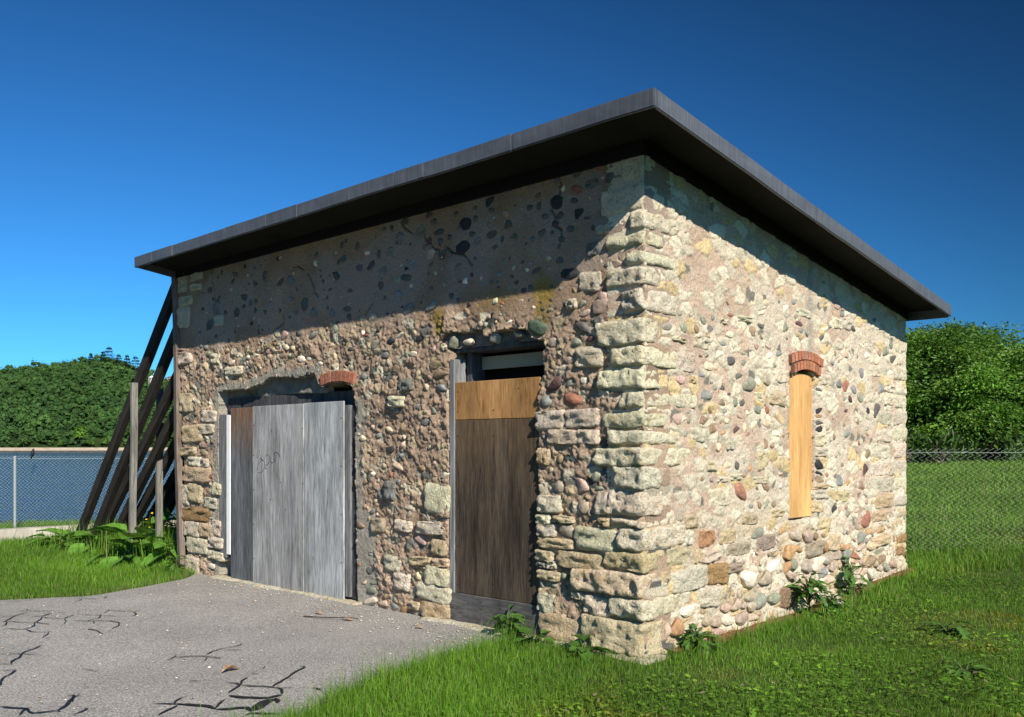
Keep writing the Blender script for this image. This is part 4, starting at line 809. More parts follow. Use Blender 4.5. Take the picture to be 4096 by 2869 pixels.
for (t, z) in [(2.05, 2.1), (2.05, 1.92), (1.3, 2.1), (1.6, 1.92), (2.05, 1.7), (2.05, 1.2), (2.05, .7), (2.05, .35), (1.6, 1.7), (1.6, .4), (2.1, .14), (1.5, .2)]:
    obj('nail', mesh('nail', ICO1[0]*np.array([.007, .004, .007])+np.array([-t, .0155 if z > .28 else -.001, z]), ICO1[1]), MT['nail'], RD)
# pale stone sill course along the foot of the front wall
def slab(x0, x1, y0, y1, z0, z1, seed):
    nx = int((x1-x0)/.035); V, F = boxgrid(nx, 5, 2); V = (V+.5)*np.array([x1-x0, y1-y0, z1-z0])+np.array([x0, y0, z0])
    k = (V[:, 1] < y0+.001)
    V[:, 1] += np.where(V[:, 1] < (y0+y1)/2, .05*fbm(V[:, 0]*4, V[:, 0]*0, seed=seed, o=4), 0); V[:, 2] += np.where(V[:, 2] > z0+.001, .012*fbm(V[:, 0]*7, V[:, 1]*9, seed=seed+1), 0)-.012*k
    return mesh('footing_slab', V, F)
part('footing_slab', slab(-6.35, -3.45, -.075, .06, -.04, .022, 81), MT['limestone'], color=(.56, .50, .36))
part('footing_slab', slab(-2.45, -.60, -.115, .06, -.04, .020, 83), MT['limestone'], color=(.56, .51, .38))
part('footing_slab', slab(-.45, .10, -.11, .2, -.04, .016, 85), MT['limestone'], color=(.50, .44, .31))

# ---- roof
ROOF = empty('roof', INV, BLD)
xr, xl, yf, yb = .466, -7.36, -.56, 5.59
def rz(y): return 4.02-.125*(y-yf)
def slope_box(name, x0, x1, y0, y1, t0, t1, mat, par=None):
    """box whose top and bottom follow the roof pitch; t0,t1 offsets below the roof surface"""
    V = np.array([[x, y, rz(y)-t-.004*(xr-x)] for t in (t1, t0) for y in (y0, y1) for x in (x0, x1)])
    F = np.array([[0, 2, 3, 1], [4, 5, 7, 6], [0, 1, 5, 4], [2, 6, 7, 3], [0, 4, 6, 2], [1, 3, 7, 5]])
    bm = bmesh.new(); vs = [bm.verts.new(v) for v in V]
    for f in F: bm.faces.new([vs[i] for i in f])
    bmesh.ops.recalc_face_normals(bm, faces=bm.faces[:]); bmesh.ops.bevel(bm, geom=bm.edges[:], offset=.006, segments=2, affect='EDGES', clamp_overlap=True)
    if name == 'fascia_panel':
        ax = 0 if x1-x0 > y1-y0 else 1
        bmesh.ops.subdivide_edges(bm, edges=[e for e in bm.edges if abs(e.verts[0].co[ax]-e.verts[1].co[ax]) > .5], cuts=11)
        A_ = np.array([v.co[:] for v in bm.verts]); w1 = .010*fbm(A_[:, 0]*1.7, A_[:, 1]*1.7, A_[:, 2]*0, 5, 3); w2 = .007*fbm(A_[:, 0]*1.3, A_[:, 1]*1.3, A_[:, 2]*0, 9, 2)
        for v, a_, b_ in zip(bm.verts, w1, w2): v.co[1-ax] += a_*(1 if v.co.z < rz(v.co.y)-.06 else .4); v.co.z += b_
    me = bpy.data.meshes.new(name); bm.to_mesh(me); bm.free()
    return obj(name, me, MT[mat], par if par is not None else ROOF)
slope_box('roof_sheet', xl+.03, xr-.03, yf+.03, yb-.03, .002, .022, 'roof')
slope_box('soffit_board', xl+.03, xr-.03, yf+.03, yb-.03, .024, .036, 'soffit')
px_ = [xr-.001, -.85, -2.25, -3.75, -5.15, -6.35, xl]
for i in range(6): slope_box('fascia_panel', px_[i+1]+.0015, px_[i]-.0015, yf-.002*(i % 2), yf+.028, -.004-.002*(i % 2), .123+.002*(i % 2), 'roof')
py_ = [yf+.031, 1.95, 3.9, yb]
for i in range(3): slope_box('fascia_panel', xr-.028, xr+.002*(i % 2), py_[i]+.0015, py_[i+1]-.0015, -.004, .126+.002*(i % 2), 'roof')
slope_box('fascia_panel', xl, xr-.03, yb-.028, yb, -.004, .135, 'roof'); slope_box('fascia_panel', xl, xl+.028, yf+.03, yb-.03, -.004, .12, 'roof')
# dark frieze boards under the soffit
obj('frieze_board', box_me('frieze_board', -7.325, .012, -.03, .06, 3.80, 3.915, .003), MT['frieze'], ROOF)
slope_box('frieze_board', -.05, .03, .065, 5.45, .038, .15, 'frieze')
# seam drips on the fascia
for t in (-1.9, -4.35, -6.9): obj('seam_cover', box_me('seam_cover', t-.03, t+.03, yf-.007, yf-.003, rz(yf)-.004*(xr-t)-.118, rz(yf)-.004*(xr-t)-.004, .001), MT['roof'], ROOF)
# ------------------------------------------------------------------ timbers propping the far end
GRP = 'timber props against the left end of the building'
def beam(name, a, b, w, h, mat, seed, **pr):
    a, b = Vector(a), Vector(b); L = (b-a).length
    V, F = boxgrid(1, 1, 14); V = V*np.array([w, h, L])+np.array([0, 0, L/2])
    V[:, :2] += .012*np.stack([fbm(V[:, 2]*1.2+seed, V[:, 2]*0, seed=seed+j, o=2) for j in range(2)], 1)
    q = (b-a).to_track_quat('Z', 'Y')
    return obj(name, mesh(name, V, F, smooth=False), MT[mat], None, a, q.to_euler(), **pr)
ordn = ['leftmost and tallest dark timber prop, reaching up to the eaves', 'second dark timber prop from the left, leaning on the wall', 'third dark timber prop from the left, leaning on the wall',
        'fourth dark timber prop from the left, its foot beside the grey stake', 'fifth dark timber prop from the left, behind the two stakes', 'sixth dark timber prop from the left, crossing the shorter grey stake', 'seventh dark timber prop, nearest the wall plank and deep in weeds']
for i, (y, fx, wz) in enumerate([(.06, -10.86, 3.86), (.14, -10.51, 3.40), (.22, -10.50, 2.93), (.32, -10.24, 2.68), (.47, -10.18, 2.46), (.68, -10.17, 2.36), (1.05, -10.51, 2.63)]):
    tx = -7.40 if i else -7.47
    k = (tx-fx)/(-7.36-fx)
    beam('timber_prop', (fx-.05, y, -.08), (tx, y, wz*k), .085, .14, 'brace', 60+i, label=ordn[i], category='timber prop', group=GRP)
beam('wooden_stake', (-8.40, -.12, -.1), (-8.34, -.12, 2.48), .085, .05, 'stake', 71, label='taller grey wooden stake standing upright before the dark props', category='stake', group='upright grey stakes among the props')
beam('wooden_stake', (-8.67, .395, -.1), (-8.63, .395, 2.44), .085, .05, 'stake', 72, label='shorter grey wooden stake standing close to the wall among weeds', category='stake', group='upright grey stakes among the props')
beam('wall_plank', (-7.16, -.035, -.03), (-7.385, .0, 3.83), .07, .10, 'edge_plank', 73, label='upright brown plank fixed along the left edge of the front wall', category='plank')
# ------------------------------------------------------------------ kerb wall
def kerbz(x, y): return gh(x, y)
V, F = boxgrid(2, 60, 3); V = (V+.5)*np.array([.22, 9.0, .24])+np.array([-13.02, -3.4, -.04])
V[:, 0] += .012*fbm(V[:, 1]*3, V[:, 2]*3, seed=91)+.14*(V[:, 1]+.4)/1.1*.25; V[:, 2] += .01*fbm(V[:, 1]*2, V[:, 0]*2, seed=92)
obj('low_kerb_wall', mesh('low_kerb_wall', V, F, smooth=False), MT['kerb'], label='low pale concrete kerb wall in front of the left fence', category='kerb wall')
# ------------------------------------------------------------------ chain link fences
def fence(P0, P1, zb0, zb1, H, pitch, posts, label, r=.0023, wires=(.03,)):
    P0, P1 = np.array(P0, float), np.array(P1, float); L = np.linalg.norm(P1-P0); dr = (P1-P0)/L; nm = np.array([-dr[1], dr[0]])
    root = empty('chain_link_fence', (P0[0], P0[1], 0), label=label, category='fence', group='chain link fences around the plot')
    zb = lambda s: zb0+(zb1-zb0)*s/L
    n = int(L/pitch); m = int(H/(pitch*.5)); VF = []
    for i in range(n):
        k = np.arange(m+1); s = i*pitch+pitch*.5*np.where(k % 2 == 0, 1, -1)*1.01+pitch*.5; z = zb(i*pitch)+H-k*(H/m)
        off = .004*np.where(k % 2 == 0, 1, -1)
        P = np.stack([s*dr[0]+off*nm[0], s*dr[1]+off*nm[1], z], 1)
        VF.append(tube(P, r, 3, up=np.array([nm[0], nm[1], 0])))
        # barb at the top
    V, F = joinVF(VF); obj('wire_mesh', mesh('wire_mesh', V, F, smooth=True), MT['galv'], root)
    for w in wires:
        P = np.stack([np.linspace(0, L, 24)*dr[0], np.linspace(0, L, 24)*dr[1], zb(np.linspace(0, L, 24))+H-w-.01*np.sin(np.linspace(0, 9, 24))**2], 1)
        obj('tension_wire', mesh('tension_wire', *tube(P, r*.8, 4)), MT['galv'], root)
    for s in posts:
        z = zb(s); V, F = tube(np.array([[s*dr[0]-.03*nm[0], s*dr[1]-.03*nm[1], z+q] for q in (-.2, .4, .9, H-.04, H-.02)]), .028, 12)
        cap = ICO2[0]*np.array([.032, .032, .02])+np.array([s*dr[0]-.03*nm[0], s*dr[1]-.03*nm[1], z+H-.02])
        p = obj('post', mesh('post', V, F), MT['post'], root); obj('post_cap', mesh('post_cap', cap, ICO2[1]), MT['post'], p)
    return root
fa = np.array(cw(-.70*16.6, 16.6)); fb = np.array(cw(-.34*18.3, 18.3))
FLdir = (fb-fa)/np.linalg.norm(fb-fa)
s17 = (.70*16.6-.5585*17)/abs(.70*16.6-.34*18.3)*np.linalg.norm(fb-fa)
fence(fa, fb, .05, .02, 1.39, .068, [s17-2.9, s17, s17+4.5], 'chain link fence at the lake edge, left of the building', wires=(.045,))
ga = np.array(cw(.36*12.1, 12.1)); gb = np.array(cw(.70*11.9, 11.9))
fence(ga, gb, .22, .24, 1.35, .089, [.15, 3.6], 'chain link fence before the open field, right of the building', r=.0019, wires=(.05,))
# ------------------------------------------------------------------ bird on the fence
bp = np.array(cw(-.5305*17.0, 17.0)); bz = 1.44
prof = [(-.030, -.085, .004), (-.026, -.06, .010), (-.018, -.03, .014), (-.008, .0, .026), (.0, .03, .033), (.004, .055, .031), (.006, .075, .024), (.008, .088, .020), (.010, .102, .020), (.014, .114, .015), (.020, .122, .006), (.030, .130, .003), (.036, .134, .001)]
rr = FLdir
P = np.array([[a*rr[0], a*rr[1], z] for a, z, _ in prof]); V, F = tube(P, 1.0, 10)
cen = np.repeat(P, 10, 0); V = cen+(V-cen)*np.repeat([q[2] for q in prof], 10)[:, None]
bird = obj('bird', mesh('bird', V, F), MT['feather'], None, (bp[0], bp[1], bz), label='small black bird perched on top of the left fence', category='bird')
for sg in (-1, 1):
    V = ICO2[0]*np.array([.008, .016, .045])+np.array([-.004*rr[0]-sg*.030*rr[1], -.004*rr[1]+sg*.030*rr[0], .025])
    obj('wing', mesh('wing', V, ICO2[1]), MT['feather'], bird)
# ------------------------------------------------------------------ leaf cards
def cards(P, Nrm, L, Wd, C, bend=.0):
    """pointed leaf shaped quads at P with axis directions; P (n,3), Nrm (n,3) axis, L,Wd (n,)"""
    n = len(P); ax = Nrm/np.linalg.norm(Nrm, axis=1)[:, None]
    rv = rng.standard_normal((n, 3)); sd = np.cross(ax, rv); sd /= np.linalg.norm(sd, axis=1)[:, None]+1e-9
    up = np.cross(sd, ax)
    V = np.stack([P, P+ax*(L*.45)[:, None]+sd*(Wd*.5)[:, None]+up*(L*.06)[:, None], P+ax*L[:, None]-up*(L*bend)[:, None], P+ax*(L*.45)[:, None]-sd*(Wd*.5)[:, None]+up*(L*.06)[:, None]], 1).reshape(-1, 3)
    i = np.arange(n)[:, None]*4; return V, i+np.arange(4)[None], np.repeat(C, 4, 0)
def tree(name, base, H, R_, nclump, nleaf, lsize, green, label, group, low=.12, seed=0):
    g = np.random.default_rng(seed); bx, by, bz_ = base
    root = empty(name, base, label=label, category='tree', group=group)
    VF = []; tips = []
    hh = H*.62; tr = np.array([[.10*math.sin(k*1.3+seed), .10*math.cos(k*1.1+seed), hh*k/6] for k in range(7)]); VF.append(tube(tr, H*.022, 8, H*.006))
    for c in range(nclump):
        an = g.uniform(0, 2*np.pi); v = g.uniform(low, 1.0); rad = R_*(.30+.70*math.sin(math.pi*min(1, (v*.86+.17)))**.6)*g.uniform(.25, 1.18)
        t = np.array([math.cos(an)*rad, math.sin(an)*rad, H*v*(1-.10*(rad/R_)**2)*g.uniform(.93, 1.05)]); tips.append(t)
        if c % 3 == 0:
            s = tr[min(6, int(v*5))]; mid = (s+t)/2+np.array([0, 0, .06*H]); VF.append(tube(np.array([s, (s+mid)/2, mid, (mid+t)/2-np.array([0, 0, -.02*H]), t]), H*.006, 4, H*.0012))
    obj('trunk', mesh('trunk', *joinVF(VF)), MT['bark'], root)
    Ps, As, Cs = [], [], []
    for t in tips:
        rad = np.hypot(t[0], t[1]); out = t*np.array([1, 1, .25]); out /= np.linalg.norm(out)+1e-9
        m = int(nleaf*g.uniform(.6, 1.4)); sp = R_*.19*g.uniform(.7, 1.3)
        q = g.standard_normal((m, 3))*np.array([sp, sp, sp*.30])*.8
        q[:, 2] -= .25*(q[:, 0]**2+q[:, 1]**2)/sp
        Ps.append(t+q); a = q*np.array([1, 1, .4])+out*.3*sp+g.standard_normal((m, 3))*sp*.35; a[:, 2] -= .28*sp; As.append(a)
        k = g.uniform(.6, 1.35); Cs.append(np.array(green)[None]*k*g.uniform(.75, 1.25, (m, 1))*np.array([1+.10*g.uniform(-1, 1), 1, 1]))
    P, A, C = np.concatenate(Ps), np.concatenate(As), np.concatenate(Cs)
    ok = P[:, 2] > .15; P, A, C = P[ok], A[ok], C[ok]; L = lsize*g.uniform(.6, 1.3, len(P))
    V, F, C = cards(P, A, L, L*.5, C, .15)
    obj('crown', mesh('crown', V, F, C, smooth=False), MT['leaf'], root)
    return root
TL = 'leafy trees lining the far side of the field'
trs = [(.36, 36, 7.6, 3.4, 'leafy tree half hidden by the right end of the building'), (.455, 33.5, 7.0, 3.3, 'broad leafy tree just right of the building corner, with sky gaps'), (.515, 36, 7.3, 3.2, 'dense leafy tree in the middle of the tree line at right'),
       (.575, 33, 6.6, 3.3, 'leafy tree at the right edge of the photo behind the fence'), (.655, 36, 7.2, 3.4, 'leafy tree at the far right end of the tree line'), (.485, 42, 8.0, 3.6, 'darker leafy tree standing behind the front row at right')]
for i, (q, Z, H, R_, lb) in enumerate(trs):
    x, y = cw(q*Z, Z); tree('leafy_tree', (x, y, float(gh(x, y))), H-2.4, R_, 105, 360, .15, [(.085, .18, .02), (.095, .20, .022), (.08, .17, .02), (.092, .195, .021), (.085, .18, .02), (.05, .115, .016)][i], lb, TL, .04, 400+i)
# undergrowth and dead stalks below the trees (too dense to count)
n = 26000; q = rng.uniform(.30, .72, n); Z = 31.2+rng.uniform(-1.6, 2.2, n)+1.2*vn(q*40, q*0, seed=44); x, y = cw(q*Z, Z)
hg = rng.uniform(.15, .95, n)*(1+.8*vn(q*60, q*0, seed=45))
P = np.stack([x, y, gh(x, y)+hg*rng.random(n)], 1); A = np.stack([rng.normal(0, .5, n), rng.normal(0, .5, n), rng.uniform(.1, 1.0, n)], 1)
dead = (vn(q*55, Z, seed=46) > .17)[:, None]; C = np.where(dead, np.array([.16, .13, .075]), np.array([.045, .10, .015]))*rng.uniform(.6, 1.3, (n, 1)); L = rng.uniform(.15, .42, n)
V, F, C = cards(P, A, L, np.where(dead[:, 0], .03, L*.35), C, .1)
obj('undergrowth', mesh('undergrowth', V, F, C, smooth=False), MT['leaf'], kind='stuff', label='weedy undergrowth along the foot of the tree line', category='undergrowth')
# ------------------------------------------------------------------ wooded hill
def crown_cards(nq, seed, H=11., Rr=4.2, sz=1.5):
    g = np.random.default_rng(seed); u = g.uniform(-.25, 1, nq); an = g.uniform(0, 2*np.pi, nq); rr_ = np.sqrt(np.clip(1-u*u, 0, 1))*g.uniform(.75, 1.05, nq)
    P = np.stack([rr_*np.cos(an)*Rr, rr_*np.sin(an)*Rr, H*.55+u*H*.45], 1); P += g.normal(0, .35, P.shape)
    nrm = np.stack([np.cos(an)*rr_, np.sin(an)*rr_, u*1.0+.15], 1)+g.normal(0, .16, (nq, 3)); nrm /= np.linalg.norm(nrm, axis=1)[:, None]
    a = np.cross(nrm, g.standard_normal((nq, 3))); a /= np.linalg.norm(a, axis=1)[:, None]; b = np.cross(nrm, a)
    s = sz*g.uniform(.6, 1.3, nq)[:, None]
    V = np.stack([P-a*s*.6, P-b*s*.45, P+a*s*.6, P+b*s*.45], 1)
    return V.reshape(-1, 3), (np.arange(nq)[:, None]*4+np.arange(4)[None]), np.repeat(g.uniform(.65, 1.25, nq), 4)
def lump_crown(seed):
    g = np.random.default_rng(seed); V1, F1, k1 = crown_cards(22, seed, 9.5, 3.9, .95); L, K = [], []; V0, F0 = ICO1
    for j in range(6):
        an = g.uniform(0, 6.28); rr_ = 2.3*math.sqrt(g.random()); zc = 3.0+5.0*g.random()*(1-.25*rr_/2.3); sz = g.uniform(1.1, 2.1)
        L.append((V0*(1+.35*g.uniform(-1, 1, (len(V0), 1)))*sz*np.array([1, 1, .8])+np.array([rr_*math.cos(an), rr_*math.sin(an), zc]), F0)); K.append(np.full(len(V0), g.uniform(.7, 1.15)))
    V2, F2 = joinVF(L)
    return np.concatenate([V1, V2]), (F1, F2+len(V1)), np.concatenate([k1, np.concatenate(K)])
CV = [lump_crown(900+i) for i in range(10)]
av, bv = np.meshgrid(np.arange(-112, 122, 4.6), np.arange(SHORE+12, SHORE+318, 4.7)); av = av.ravel()+rng.uniform(-2.6, 2.6, av.size); bv = bv.ravel()+rng.uniform(-2.6, 2.6, bv.size)
Vs, Fs, Ft, Cs, o = [], [], [], [], 0
HG = np.array([(.048, .105, .026), (.036, .082, .024), (.062, .128, .028), (.04, .092, .032), (.072, .14, .03)])
for i in range(len(av)):
    V, F, k = CV[rng.integers(10)]; s = rng.uniform(.45, .92)+.4*(rng.random() < .10); x, y = hp(av[i], bv[i]); z = float(hillz(av[i], bv[i])); an = rng.uniform(0, 6.28); c_, s_ = math.cos(an), math.sin(an)
    P = np.stack([(V[:, 0]*c_-V[:, 1]*s_)*s+x, (V[:, 0]*s_+V[:, 1]*c_)*s+y, V[:, 2]*s*rng.uniform(.85, 1.2)+z], 1)
    c = (HG[rng.integers(5)]*.45+HG[0]*.55)*rng.uniform(.62, 1.12)*(1+.5*float(vn(np.array(av[i]*.04), np.array(bv[i]*.04), seed=77)))
    Vs.append(P); Fs.append(F[0]+o); Ft.append(F[1]+o); Cs.append(k[:, None]*c[None]); o += len(V)
obj('hillside_forest', mesh('hillside_forest', np.concatenate(Vs), [np.concatenate(Fs), np.concatenate(Ft)], np.concatenate(Cs), smooth=False), MT['far_leaf'], kind='stuff', label='dense green forest covering the hill across the lake', category='forest')
def hill_pt(sx, b):      # direction through a photo column (4096 px wide) at distance b from the viewpoint along the hill axis
    r_ = (sx*.560547-1148)/2026.; d = np.array([-.6811+r_*.7322, .7322+r_*.681]); k = b/(d@HD); return float(k*(d@HS)), k
pl = ['single slim pine at the left end of the skyline pines', 'short pine beside the big skyline pine', 'largest round topped pine on the hill skyline', 'pine right of the largest skyline pine', 'fifth skyline pine, with a pointed top', 'wide pine near the right end of the skyline', 'rightmost skyline pine, beside the tallest timber prop']
for i, (sx, hh, w) in enumerate([(363, 15, 2.2), (412, 16, 2.4), (436, 21, 5), (475, 15.5, 3.4), (508, 18, 3), (542, 19, 4.6), (581, 15, 2.4)]):
    b = SHORE+262+rng.uniform(-6, 6); a, k = hill_pt(sx, b); x, y = hp(a, b); z = float(hillz(a, b)); g = np.random.default_rng(60+i)
    root = empty('pine_tree', (x, y, z), label=pl[i], category='tree', group='pines on the hill skyline')
    obj('trunk', mesh('trunk', *tube(np.array([[0, 0, 0], [0, 0, hh*.5], [0, 0, hh]]), .35, 5, .06)), MT['bark'], root)
    n = 420; u = g.uniform(.35, 1, n)**.9; tier = np.floor(u*7)/7*.6+u*.4; rd = w*np.sin(np.clip((1.05-tier)*2.2, 0, np.pi*.55))*g.uniform(.1, 1, n)**.6; an = g.uniform(0, 6.28, n)
    P = np.stack([rd*np.cos(an), rd*np.sin(an), tier*hh+g.normal(0, .25, n)], 1); A = P*np.array([1, 1, 0])+g.normal(0, .6, P.shape)
    V, F, C = cards(P, A, np.full(n, 1.3), np.full(n, .6), np.array([(.020, .05, .018)])*g.uniform(.6, 1.3, (n, 1)))
    obj('crown', mesh('crown', V, F, C, smooth=False), MT['far_leaf'], root)
sl = ['bright yellow green tree on the far shore right of centre', 'round bush on the far shore beach', 'light green shore tree behind the tallest timber prop', 'pale green tree at the left of the far shore', 'small bright bush on the far shore']
for i, (sx, s, c) in enumerate([(322, 1.25, (.09, .19, .02)), (420, .62, (.08, .15, .03)), (368, .5, (.07, .13, .02)), (95, .8, (.06, .11, .03)), (242, .42, (.085, .18, .02))]):
    b = SHORE+9+4*(s > 1); a, k = hill_pt(sx, b); x, y = hp(a, b); V, F, kk = crown_cards(260, 70+i, sz=1.0)
    root = empty('shore_tree', (x, y, float(hillz(a, b))), label=sl[i], category='tree', group='trees standing on the far shore')
    obj('crown', mesh('crown', V*s, F, kk[:, None]*np.array(c)[None], smooth=False), MT['far_leaf'], root)
    obj('trunk', mesh('trunk', *tube(np.array([[0, 0, -.5], [0, 0, 4*s], [0, 0, 8*s]]), .25*s, 5, .08)), MT['bark'], root)
# two houses on the hillside
for i, (sx, sy, w, lb) in enumerate([(614, 1512, 8.0, 'white roofed hillside house with open verandah among the trees'), (690, 1512, 10, 'low brown roofed hillside house, right of the white roofed one')]):
    best = min(np.arange(SHORE+120, SHORE+300, 2.), key=lambda b: abs(float(hillz(hill_pt(sx, b)[0], b))+11.5-(1.6+(1002-sy*.560547)*hill_pt(sx, b)[1]/2026)))
    a, k = hill_pt(sx, best); x, y = hp(a, best); z = 1.6+(1002-sy*.560547)*k/2026
    root = empty('hillside_house', (x, y, z), rot=(0, 0, R(66)), label=lb, category='house', group='houses on the wooded hill')
    hgt = 12.5
    obj('wall', box_me('wall', -w*.42, w*.42, -3, 3, -hgt, 0, .05), MT['plain'], root, color=(.30, .27, .22) if i == 0 else (.2, .15, .1))
    V = np.array([[-w*.55, -4, 0], [w*.55, -4, 0], [w*.55, 4, 0], [-w*.55, 4, 0], [-w*.2, 0, 1.9], [w*.2, 0, 1.9]]); me = bpy.data.meshes.new('roof'); me.from_pydata(V.tolist(), [], [(0, 1, 5, 4), (1, 2, 5), (2, 3, 4, 5), (3, 0, 4), (0, 3, 2, 1)])
    obj('roof', me, MT['plain'], root, color=(.62, .64, .62) if i == 0 else (.16, .13, .11))
    for q in (-.3, 0, .3):
        wd = obj('window', box_me('window', q*w-.7, q*w+.7, -3.06, -2.98, -2.2, -.7, .02), MT['plain'], root, color=(.6, .6, .57)); obj('pane', box_me('pane', q*w-.55, q*w+.55, -3.1, -3.07, -2.05, -.85, 0), MT['plain'], wd, color=(.02, .025, .03))
    for q in (-.5, -.25, .25, .5): obj('verandah_post', box_me('verandah_post', q*w-.12, q*w+.12, -3.9, -3.66, -6, 0, .02), MT['plain'], root, color=(.5, .48, .44))
# ------------------------------------------------------------------ broad leaved weeds
def leaf_me(name, L, W_, curl, lob, seed, n=7, m=6, stalk=0., col=(.05, .12, .02), spike=0.):
    g = np.random.default_rng(seed); V = []
    for i in range(n+1):
        u = i/n; w = W_*.5*(math.sin(math.pi*min(1, u**.75*.97+.03))**.75)*(1+lob*math.sin(u*17+seed))
        if spike: w = W_*.5*math.sin(math.pi*(u*.93+.07))**.6*(1 if i % 2 else 1-spike)
        for j in range(m+1):
            v = j/m*2-1
            V.append((v*w, stalk*0+u*L-lob*.15*L*abs(v)*(u < .2), -curl*L*u*u+.18*W_*abs(v)**1.5*(1-u*.5)+.03*W_*math.sin(v*9+u*13+seed)))
    V = np.array(V); ii = (np.arange(n)[:, None]*(m+1)+np.arange(m)[None]).ravel()
    c = np.array(col)[None]*(1+.25*g.uniform(-1, 1, (len(V), 1)))
    return mesh(name, V, np.stack([ii, ii+1, ii+m+2, ii+m+1], 1), c)
BURD = [leaf_me('leaf', .30+.05*i, .24+.03*i, .25+.08*i, .10, 30+i, col=[(.10, .22, .03), (.12, .26, .035), (.075, .17, .025)][i % 3]) for i in range(5)]
THIS = [leaf_me('leaf', .15, .075, .30+.1*i, 0, 40+i, n=8, m=2, col=[(.075, .165, .028), (.09, .19, .03), (.06, .135, .025)][i % 3], spike=.5) for i in range(4)]
def weed(name, base, lib, n, scale, label, cat, group, elev=(.1, 1.0), stalk=.25, stems=0, H=.5):
    root = empty(name, (base[0], base[1], float(max(gh(base[0], base[1]), -.012))), label=label, category=cat, group=group); VF = []
    for i in range(n):
        an = i*2.4+rng.uniform(-.5, .5); el = rng.uniform(*elev); st = stalk*scale*rng.uniform(.5, 1.2); up = 0
        if stems: up = H*scale*rng.random()
        tip = np.array([math.cos(an)*math.cos(el)*st, math.sin(an)*math.cos(el)*st, math.sin(el)*st+up])
        VF.append(tube(np.array([[0, 0, up*.9], tip*.5+np.array([0, 0, .02+up*.45]), tip]), .006*scale+.002, 4, .003))
        s = scale*rng.uniform(.6, 1.15)
        obj('leaf', lib[rng.integers(len(lib))], MT['leaf'], root, tip, (el*.7-.25+rng.uniform(-.2, .2), rng.uniform(-.3, .3), an-math.pi/2), (s, s, s))
    if stems: VF.append(tube(np.array([[0, 0, -.02], [.01, .01, H*scale*.5], [0, .02, H*scale]]), .008, 5, .004))
    V, F = joinVF(VF); obj('stem', mesh('stem', V, F, np.repeat(np.array([[.07, .12, .03]]), len(V), 0)), MT['leaf'], root); return root
BG = 'burdock plants at the foot of the props'
for (p, n, s, lb) in [((-8.15, -.18), 15, 1.05, 'big leaved burdock nearest the wall plank'), ((-8.75, .10), 11, .85, 'low burdock right of the taller grey stake'), ((-9.85, .02), 12, .9, 'bright burdock between the second and fourth timber props'), ((-10.85, -.05), 12, .9, 'burdock around the foot of the leftmost timber prop'),
                      ((-9.1, .9), 12, 1.25, 'tall burdock behind the shorter grey stake'), ((-7.75, .12), 9, .9, 'shaded burdock in the corner behind the wall plank')]:
    weed('burdock', p, BURD, int(n*1.9), s*.78, lb, 'plant', BG, (.2, 1.35), .50)
for (p, n, s, lb, H) in [((-1.30, -.13), 22, .85, 'spiky thistle growing by the threshold of the tall door', .22), ((.16, 2.45), 30, 1.0, 'bushy thistle at the foot of the side wall, left of the loose stone', .35), ((.10, 3.55), 26, 1.0, 'thistle behind the loose stone by the side wall', .32),
                         ((.12, .55), 30, .8, 'low thistle beside the near corner of the building', .12), ((.22, 2.85), 16, .75, 'small thistle close to the loose stone', .15), ((-6.95, -.22), 20, .7, 'ferny weed at the foot of the wall left of the wide door', .25)]:
    weed('thistle', p, THIS, int(n*1.7), s, lb, 'plant', 'thistles along the wall foot', (.05, 1.2), .10, 1, H)
SM = [leaf_me('leaf', .13, .10, .3, .08, 50+i, n=5, m=4, col=(.065, .15, .022)) for i in range(3)]
for (p, n, s, lb) in [((-.95, -.20), 14, 1.1, 'round leaved weed right of the tall door threshold'), ((-.42, -.20), 12, 1.25, 'round leaved weed at the foot of the corner block'), ((1.05, -1.9), 9, 1.0, 'broad leaf weed standing in the lawn near the bottom edge'), ((1.9, 1.2), 14, 1.2, 'flat rosette weed in the lawn at right'), ((1.35, 2.6), 14, 1.2, 'dark leafy rosette in the lawn right of the loose stone')]:
    weed('broadleaf_weed', p, SM if p[0] < .5 else THIS, n, s*.8, lb, 'plant', 'broad leaved weeds in the lawn', (.1, 1.0), .12)
fw_ = empty('flowering_weed', (-9.3, .75, 0), label='clump of small yellow flowers beside the shorter grey stake', category='plant'); VF = []; FL = []
for i in range(46):
    a, r_ = rng.uniform(0, 6.28), .45*math.sqrt(rng.random()); h = rng.uniform(.35, .72); p = np.array([r_*math.cos(a), r_*math.sin(a)*.6, 0]); t = p+np.array([rng.normal(0, .05), rng.normal(0, .05), h])
    VF.append(tube(np.array([p, (p+t)/2+rng.normal(0, .02, 3), t]), .003, 3, .002)); FL.append((ICO1[0]*np.array([.022, .022, .012])+t, ICO1[1]))
    for q in (.35, .6, .8):
        c = p+(t-p)*q; d = rng.normal(0, 1, 3)*np.array([1, 1, .3]); d /= np.linalg.norm(d); VF.append((np.array([c, c+d*.05+np.array([0, 0, .02]), c+d*.10, c+d*.05-np.array([d[1]*.3, -d[0]*.3, .2])*.08]), np.array([[0, 1, 2, 3]])))
V, F = joinVF(VF); obj('stem', mesh('stem', V, F, np.repeat(np.array([[.06, .13, .025]]), len(V), 0)), MT['leaf'], fw_)
obj('flower', mesh('flower', *joinVF(FL)), MT['flower'], fw_, kind='stuff')
